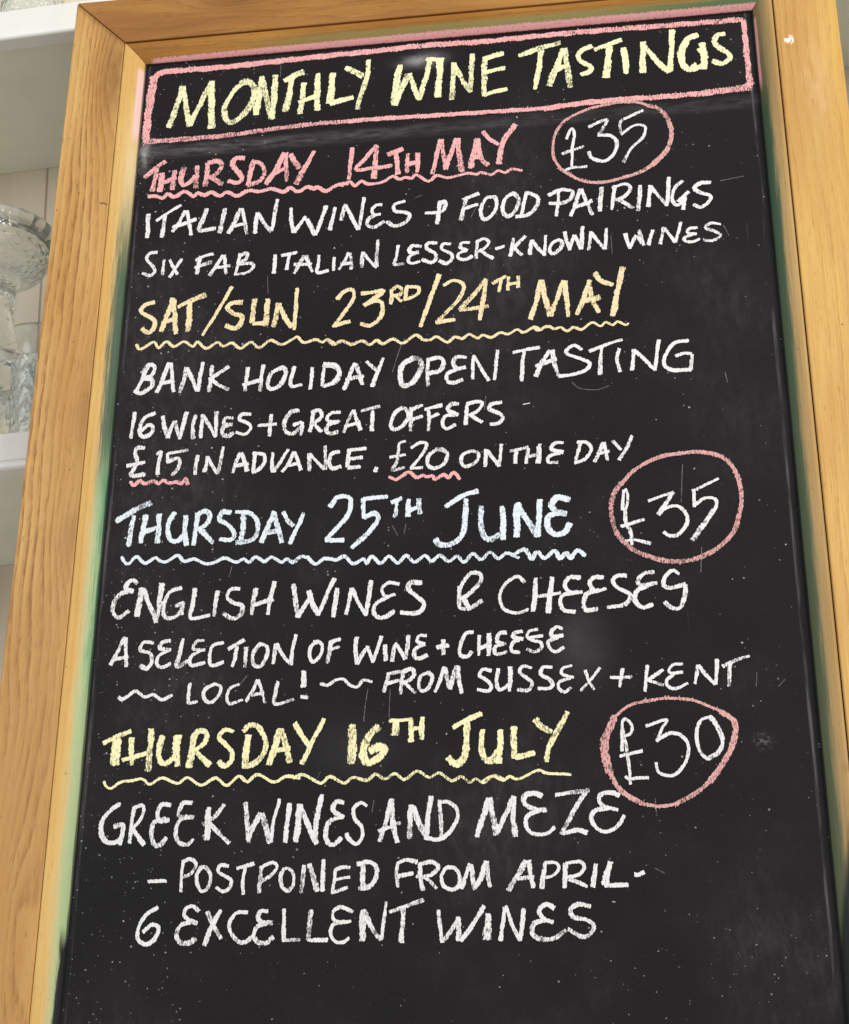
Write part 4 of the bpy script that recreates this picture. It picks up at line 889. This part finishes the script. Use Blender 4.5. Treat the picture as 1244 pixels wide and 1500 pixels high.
  "L173 3663,-8142 3601,-8254 3526,-8365;L133 3567,-8280 3727,-8271;L173 3690,-8143 3701,-8243 3719,-8350;L179 3816,-8160 3801,-8259 3785,-8358;S133 3816,-8160 3896,-8162 3921,-8209 3874,-8261 3813,-8280;L165 3976,-8171 3969,-8264 3961,-8356;S132 3976,-8171 4089,-8160 4120,-8208 4072,-8260 3979,-8277;L151 4005,-8291 4135,-8354;L178 4207,-8183 4197,-8269 4181,-8355;L230 4319,-8173 4296,-8259 4273,-8344;L157 4273,-8351 4450,-8348"),
 ('chalk_dash', 'white', 'short white chalk dash',
  "L157 4506,-8271 4538,-8276 4578,-8256"),
 ('lettering', 'white', 'white chalk word 6',
  "S146 722,-8436 635,-8491 579,-8584 580,-8677 646,-8725 713,-8687 741,-8601 683,-8573 617,-8625"),
 ('lettering', 'white', 'white chalk word EXCELLENT',
  "S152 1023,-8553 927,-8578 891,-8657 930,-8718 999,-8719 1045,-8687;S153 1060,-8474 1009,-8432 954,-8451 944,-8505 987,-8539 1052,-8567;L152 1130,-8482 1184,-8583 1252,-8691;L152 1240,-8471 1171,-8597 1125,-8742;S152 1455,-8489 1373,-8494 1315,-8573 1333,-8653 1405,-8721 1466,-8715 1506,-8683;S151 1631,-8573 1543,-8605 1519,-8670 1549,-8724 1618,-8732 1670,-8687;S151 1620,-8486 1565,-8485 1547,-8538 1583,-8572 1659,-8580;L164 1751,-8476 1755,-8596 1760,-8721;L129 1760,-8717 1889,-8711;L170 1970,-8488 1960,-8600 1950,-8712;L129 1950,-8716 2106,-8722;S150 2297,-8508 2208,-8467 2148,-8498 2149,-8558 2211,-8586 2285,-8581;S149 2238,-8580 2150,-8604 2130,-8683 2174,-8736 2228,-8738 2275,-8706;L203 2385,-8497 2381,-8623 2383,-8728;L169 2392,-8504 2448,-8624 2524,-8724;L128 2563,-8435 2549,-8587 2531,-8724;L148 2595,-8515 2722,-8472 2857,-8429;L181 2702,-8478 2697,-8616 2688,-8747"),
 ('lettering', 'white', 'white chalk word WINES',
  "L133 2978,-8511 2991,-8636 3005,-8753;L166 3018,-8747 3071,-8677 3125,-8586;L179 3131,-8567 3138,-8665 3137,-8743;L159 3151,-8743 3237,-8641 3332,-8486;L265 3367,-8552 3361,-8644 3356,-8735;L145 3497,-8503 3476,-8633 3461,-8750;L145 3504,-8490 3548,-8622 3605,-8753;L145 3643,-8513 3627,-8636 3612,-8753;S144 3825,-8602 3726,-8626 3705,-8703 3756,-8743 3861,-8745 3960,-8689;S145 3880,-8512 3815,-8484 3761,-8535 3799,-8595 3864,-8622;S143 4156,-8505 4065,-8490 4005,-8528 4022,-8587 4126,-8608 4177,-8655 4149,-8712 4083,-8737 3980,-8676"),
 ('price_lettering', 'white', 'white chalk price £30',
  "S108 4450,-7282 4467,-7035 4521,-7044 4539,-7102 4517,-7144 4475,-7163;L108 4464,-7099 4485,-7255 4499,-7382 4505,-7555;L108 4430,-7326 4611,-7288;S107 4468,-7492 4500,-7514 4567,-7509 4648,-7509;L108 4648,-7085 4813,-7039 4775,-7111 4727,-7215;S120 4730,-7208 4827,-7152 4920,-7173 4976,-7259 4948,-7384 4876,-7478 4809,-7497 4730,-7466 4714,-7389;S134 5158,-7026 5082,-7059 5044,-7177 5060,-7304 5122,-7376;S200 5123,-7369 5206,-7323 5244,-7241 5224,-7142 5189,-7063 5158,-7031"),
 ('price_ring', 'pinkring', 'pink chalk ring round the £30',
  "S136 4386,-7011 4513,-6915 4679,-6872 4884,-6861 5058,-6894 5254,-6988;S199 5248,-6987 5337,-7062 5350,-7161 5315,-7272 5240,-7408 5124,-7555;S185 5131,-7549 4985,-7660 4849,-7724;S146 4863,-7725 4716,-7740 4584,-7716;S188 4597,-7720 4494,-7658 4404,-7573 4342,-7446;S285 4344,-7453 4313,-7305 4326,-7165 4400,-7004"),
]
SCRATCH = "S30 2386,-6683 2366,-6829 2357,-6958;S30 2574,-6691 2566,-6937;S30 5184,-5558 5164,-5779;S30 4155,-3919 4225,-3985 4374,-4009 4476,-3976;S30 1358,-2595 1372,-2782;S30 1384,-39 1387,-276;S30 4693,-7678 4696,-7815;S30 2642,-3389 2600,-3528 2553,-3700;S30 5070,-4779 5039,-5130;S30 5575,-1915 5794,-1883;S30 2572,-5211 2621,-5310;S30 2691,-5205 2674,-5294;S30 3393,-4002 3380,-4137;S30 1984,-7422 2011,-7366;S30 4556,-2421 4561,-2620;S30 5574,-2400 5615,-2514;S30 2454,-7618 2439,-7718;S30 3337,-1974 3272,-2105;S30 4524,-2455 4526,-2566;S30 4711,-2434 4712,-2545;S30 6087,-6780 6166,-6789;S30 5770,-6738 5711,-6798;S30 5540,-6785 5554,-6671;S30 1290,-6607 1356,-6520;S30 1173,-5519 1154,-5613;S30 5485,-3912 5501,-4015;S30 4665,-8226 4741,-8270;S30 2743,-1843 2808,-1818"

rnd = random.Random(7)


def catmull(P, n):
    out = []
    for i in range(len(P) - 1):
        p1, p2 = P[i], P[i + 1]
        p0 = P[i - 1] if i > 0 else p1 * 2 - p2
        p3 = P[i + 2] if i + 2 < len(P) else p2 * 2 - p1
        for k in range(n):
            t = k / n
            out.append(0.5 * (2 * p1 + (p2 - p0) * t + (2 * p0 - 5 * p1 + 4 * p2 - p3) * t * t + (3 * p1 - p0 - 3 * p2 + p3) * t ** 3))
    out.append(P[-1])
    return out


def resample(P, step):
    out = [P[0]]
    acc = 0.0
    for a, c in zip(P, P[1:]):
        d = (c - a).length
        while d > 0 and acc + d >= step:
            t = (step - acc) / d
            a = a.lerp(c, t)
            out.append(a.copy())
            d = (c - a).length
            acc = 0.0
        acc += d
    if (out[-1] - P[-1]).length > step * 0.3:
        out.append(P[-1])
    else:
        out[-1] = P[-1]
    return out


def ribbon(bm, uvl, prl, P, hw, y, widen=1.25):
    # P: list of 2D points, blunt ended ribbon with its own slightly uneven width
    d0 = (P[0] - P[1]).normalized() if len(P) > 1 else Vector((1, 0))
    d1 = (P[-1] - P[-2]).normalized()
    P = [P[0] + d0 * hw * 0.50] + P[1:-1] + [P[-1] + d1 * hw * 0.50] if len(P) > 2 else [P[0] + d0 * hw * 0.50, P[-1] + d1 * hw * 0.50]
    P = resample(P, max(0.0006, hw * 0.30))
    if len(P) < 2:
        return
    L = [0.0]
    for a, c in zip(P, P[1:]):
        L.append(L[-1] + (c - a).length)
    ph = rnd.uniform(0, 20)
    k0, k1 = rnd.uniform(0.80, 1.16), rnd.uniform(0.76, 1.18)
    Lt = L[-1]
    p0, p1 = rnd.uniform(-0.10, 0.14), rnd.uniform(-0.20, 0.12)
    rows = []
    VS = (-1.0, -0.5, 0.0, 0.5, 1.0)
    for i, p in enumerate(P):
        a, c = P[max(i - 1, 0)], P[min(i + 1, len(P) - 1)]
        t = (c - a).normalized()
        nrm = Vector((-t.y, t.x))
        w = hw * widen * (k0 + (k1 - k0) * L[i] / Lt) * (1 + 0.08 * math.sin(L[i] * 160 + ph) + 0.06 * math.sin(L[i] * 420 + 2 * ph))
        wob = hw * 0.10 * math.sin(L[i] * 260 + ph * 3)
        e = min(L[i], L[-1] - L[i]) / hw
        e = min(e, 3.0)
        row = []
        for v in VS:
            q = p + nrm * (v * w + wob)
            nv = bm.verts.new((q.x, y - 0.00002 * L[i] / L[-1], q.y))
            nv[prl] = p0 + (p1 - p0) * L[i] / Lt
            row.append((nv, (e, v)))
        rows.append(row)
    for a, c in zip(rows, rows[1:]):
        for k in range(len(VS) - 1):
            f = bm.faces.new((a[k][0], c[k][0], c[k + 1][0], a[k + 1][0]))
            for lp, uv in zip(f.loops, (a[k][1], c[k][1], c[k + 1][1], a[k + 1][1])):
                lp[uvl].uv = uv


def chalk_mesh(data, y0, kind=''):
    bm = bmesh.new()
    uvl = bm.loops.layers.uv.new('UVMap')
    prl = bm.verts.layers.float.new('press')
    for i, st in enumerate(data.split(';')):
        tk = st.split()
        hw = int(tk[0][1:]) * 1e-5
        P = [Vector(tuple(int(q) * 1e-4 for q in t.split(','))) for t in tk[1:]]
        closed = (P[0] - P[-1]).length < 0.001
        if tk[0][0] == 'S' or len(P) > 3:
            P = catmull(P, 8)
        elif len(P) == 3:
            P = catmull(P, 5)
        ring = kind in ('price_ring', 'heading_border')
        ribbon(bm, uvl, prl, P, hw * (0.9 if kind == 'price_ring' else 1.0), y0 - 0.00003 * (i % 12))
        if ring:
            # side strokes of the broad chalk stick, scrubbed across the line
            for q in resample(P, 0.0021):
                if rnd.random() < 0.72:
                    a = math.radians(rnd.gauss(52 if kind == 'price_ring' else 82, 9))
                    d = Vector((math.cos(a), math.sin(a))) * hw * rnd.uniform(0.55, 1.15)
                    q = q + Vector((rnd.gauss(0, 0.0005), rnd.gauss(0, 0.0005)))
                    ribbon(bm, uvl, prl, [q - d, q + d], 0.00042, y0 - 0.00036 - 0.00003 * rnd.randint(0, 5))
    return bm


for k, (name, colour, label, data) in enumerate(CHALK):
    bm = chalk_mesh(data, -0.0003, name)
    me = bpy.data.meshes.new(name)
    bm.to_mesh(me)
    bm.free()
    me.materials.append(CH[colour])
    o = bpy.data.objects.new(name, me)
    COL.objects.link(o)
    o.parent = panel
    o.matrix_parent_inverse = Matrix.Identity(4)
    o.matrix_world = Matrix.Identity(4)
    bpy.context.view_layer.update()
    o.matrix_world = Matrix.Identity(4)
    o['label'] = label
for sd in SCRATCH.split(';'):
  bm = chalk_mesh(sd, -0.00025)
  me = bpy.data.meshes.new('scratch')
  bm.to_mesh(me)
  bm.free()
  me.materials.append(CH['dust'])
  o = bpy.data.objects.new('scratch', me)
  COL.objects.link(o)
  o.parent = panel
  bpy.context.view_layer.update()
  o.matrix_world = Matrix.Identity(4)
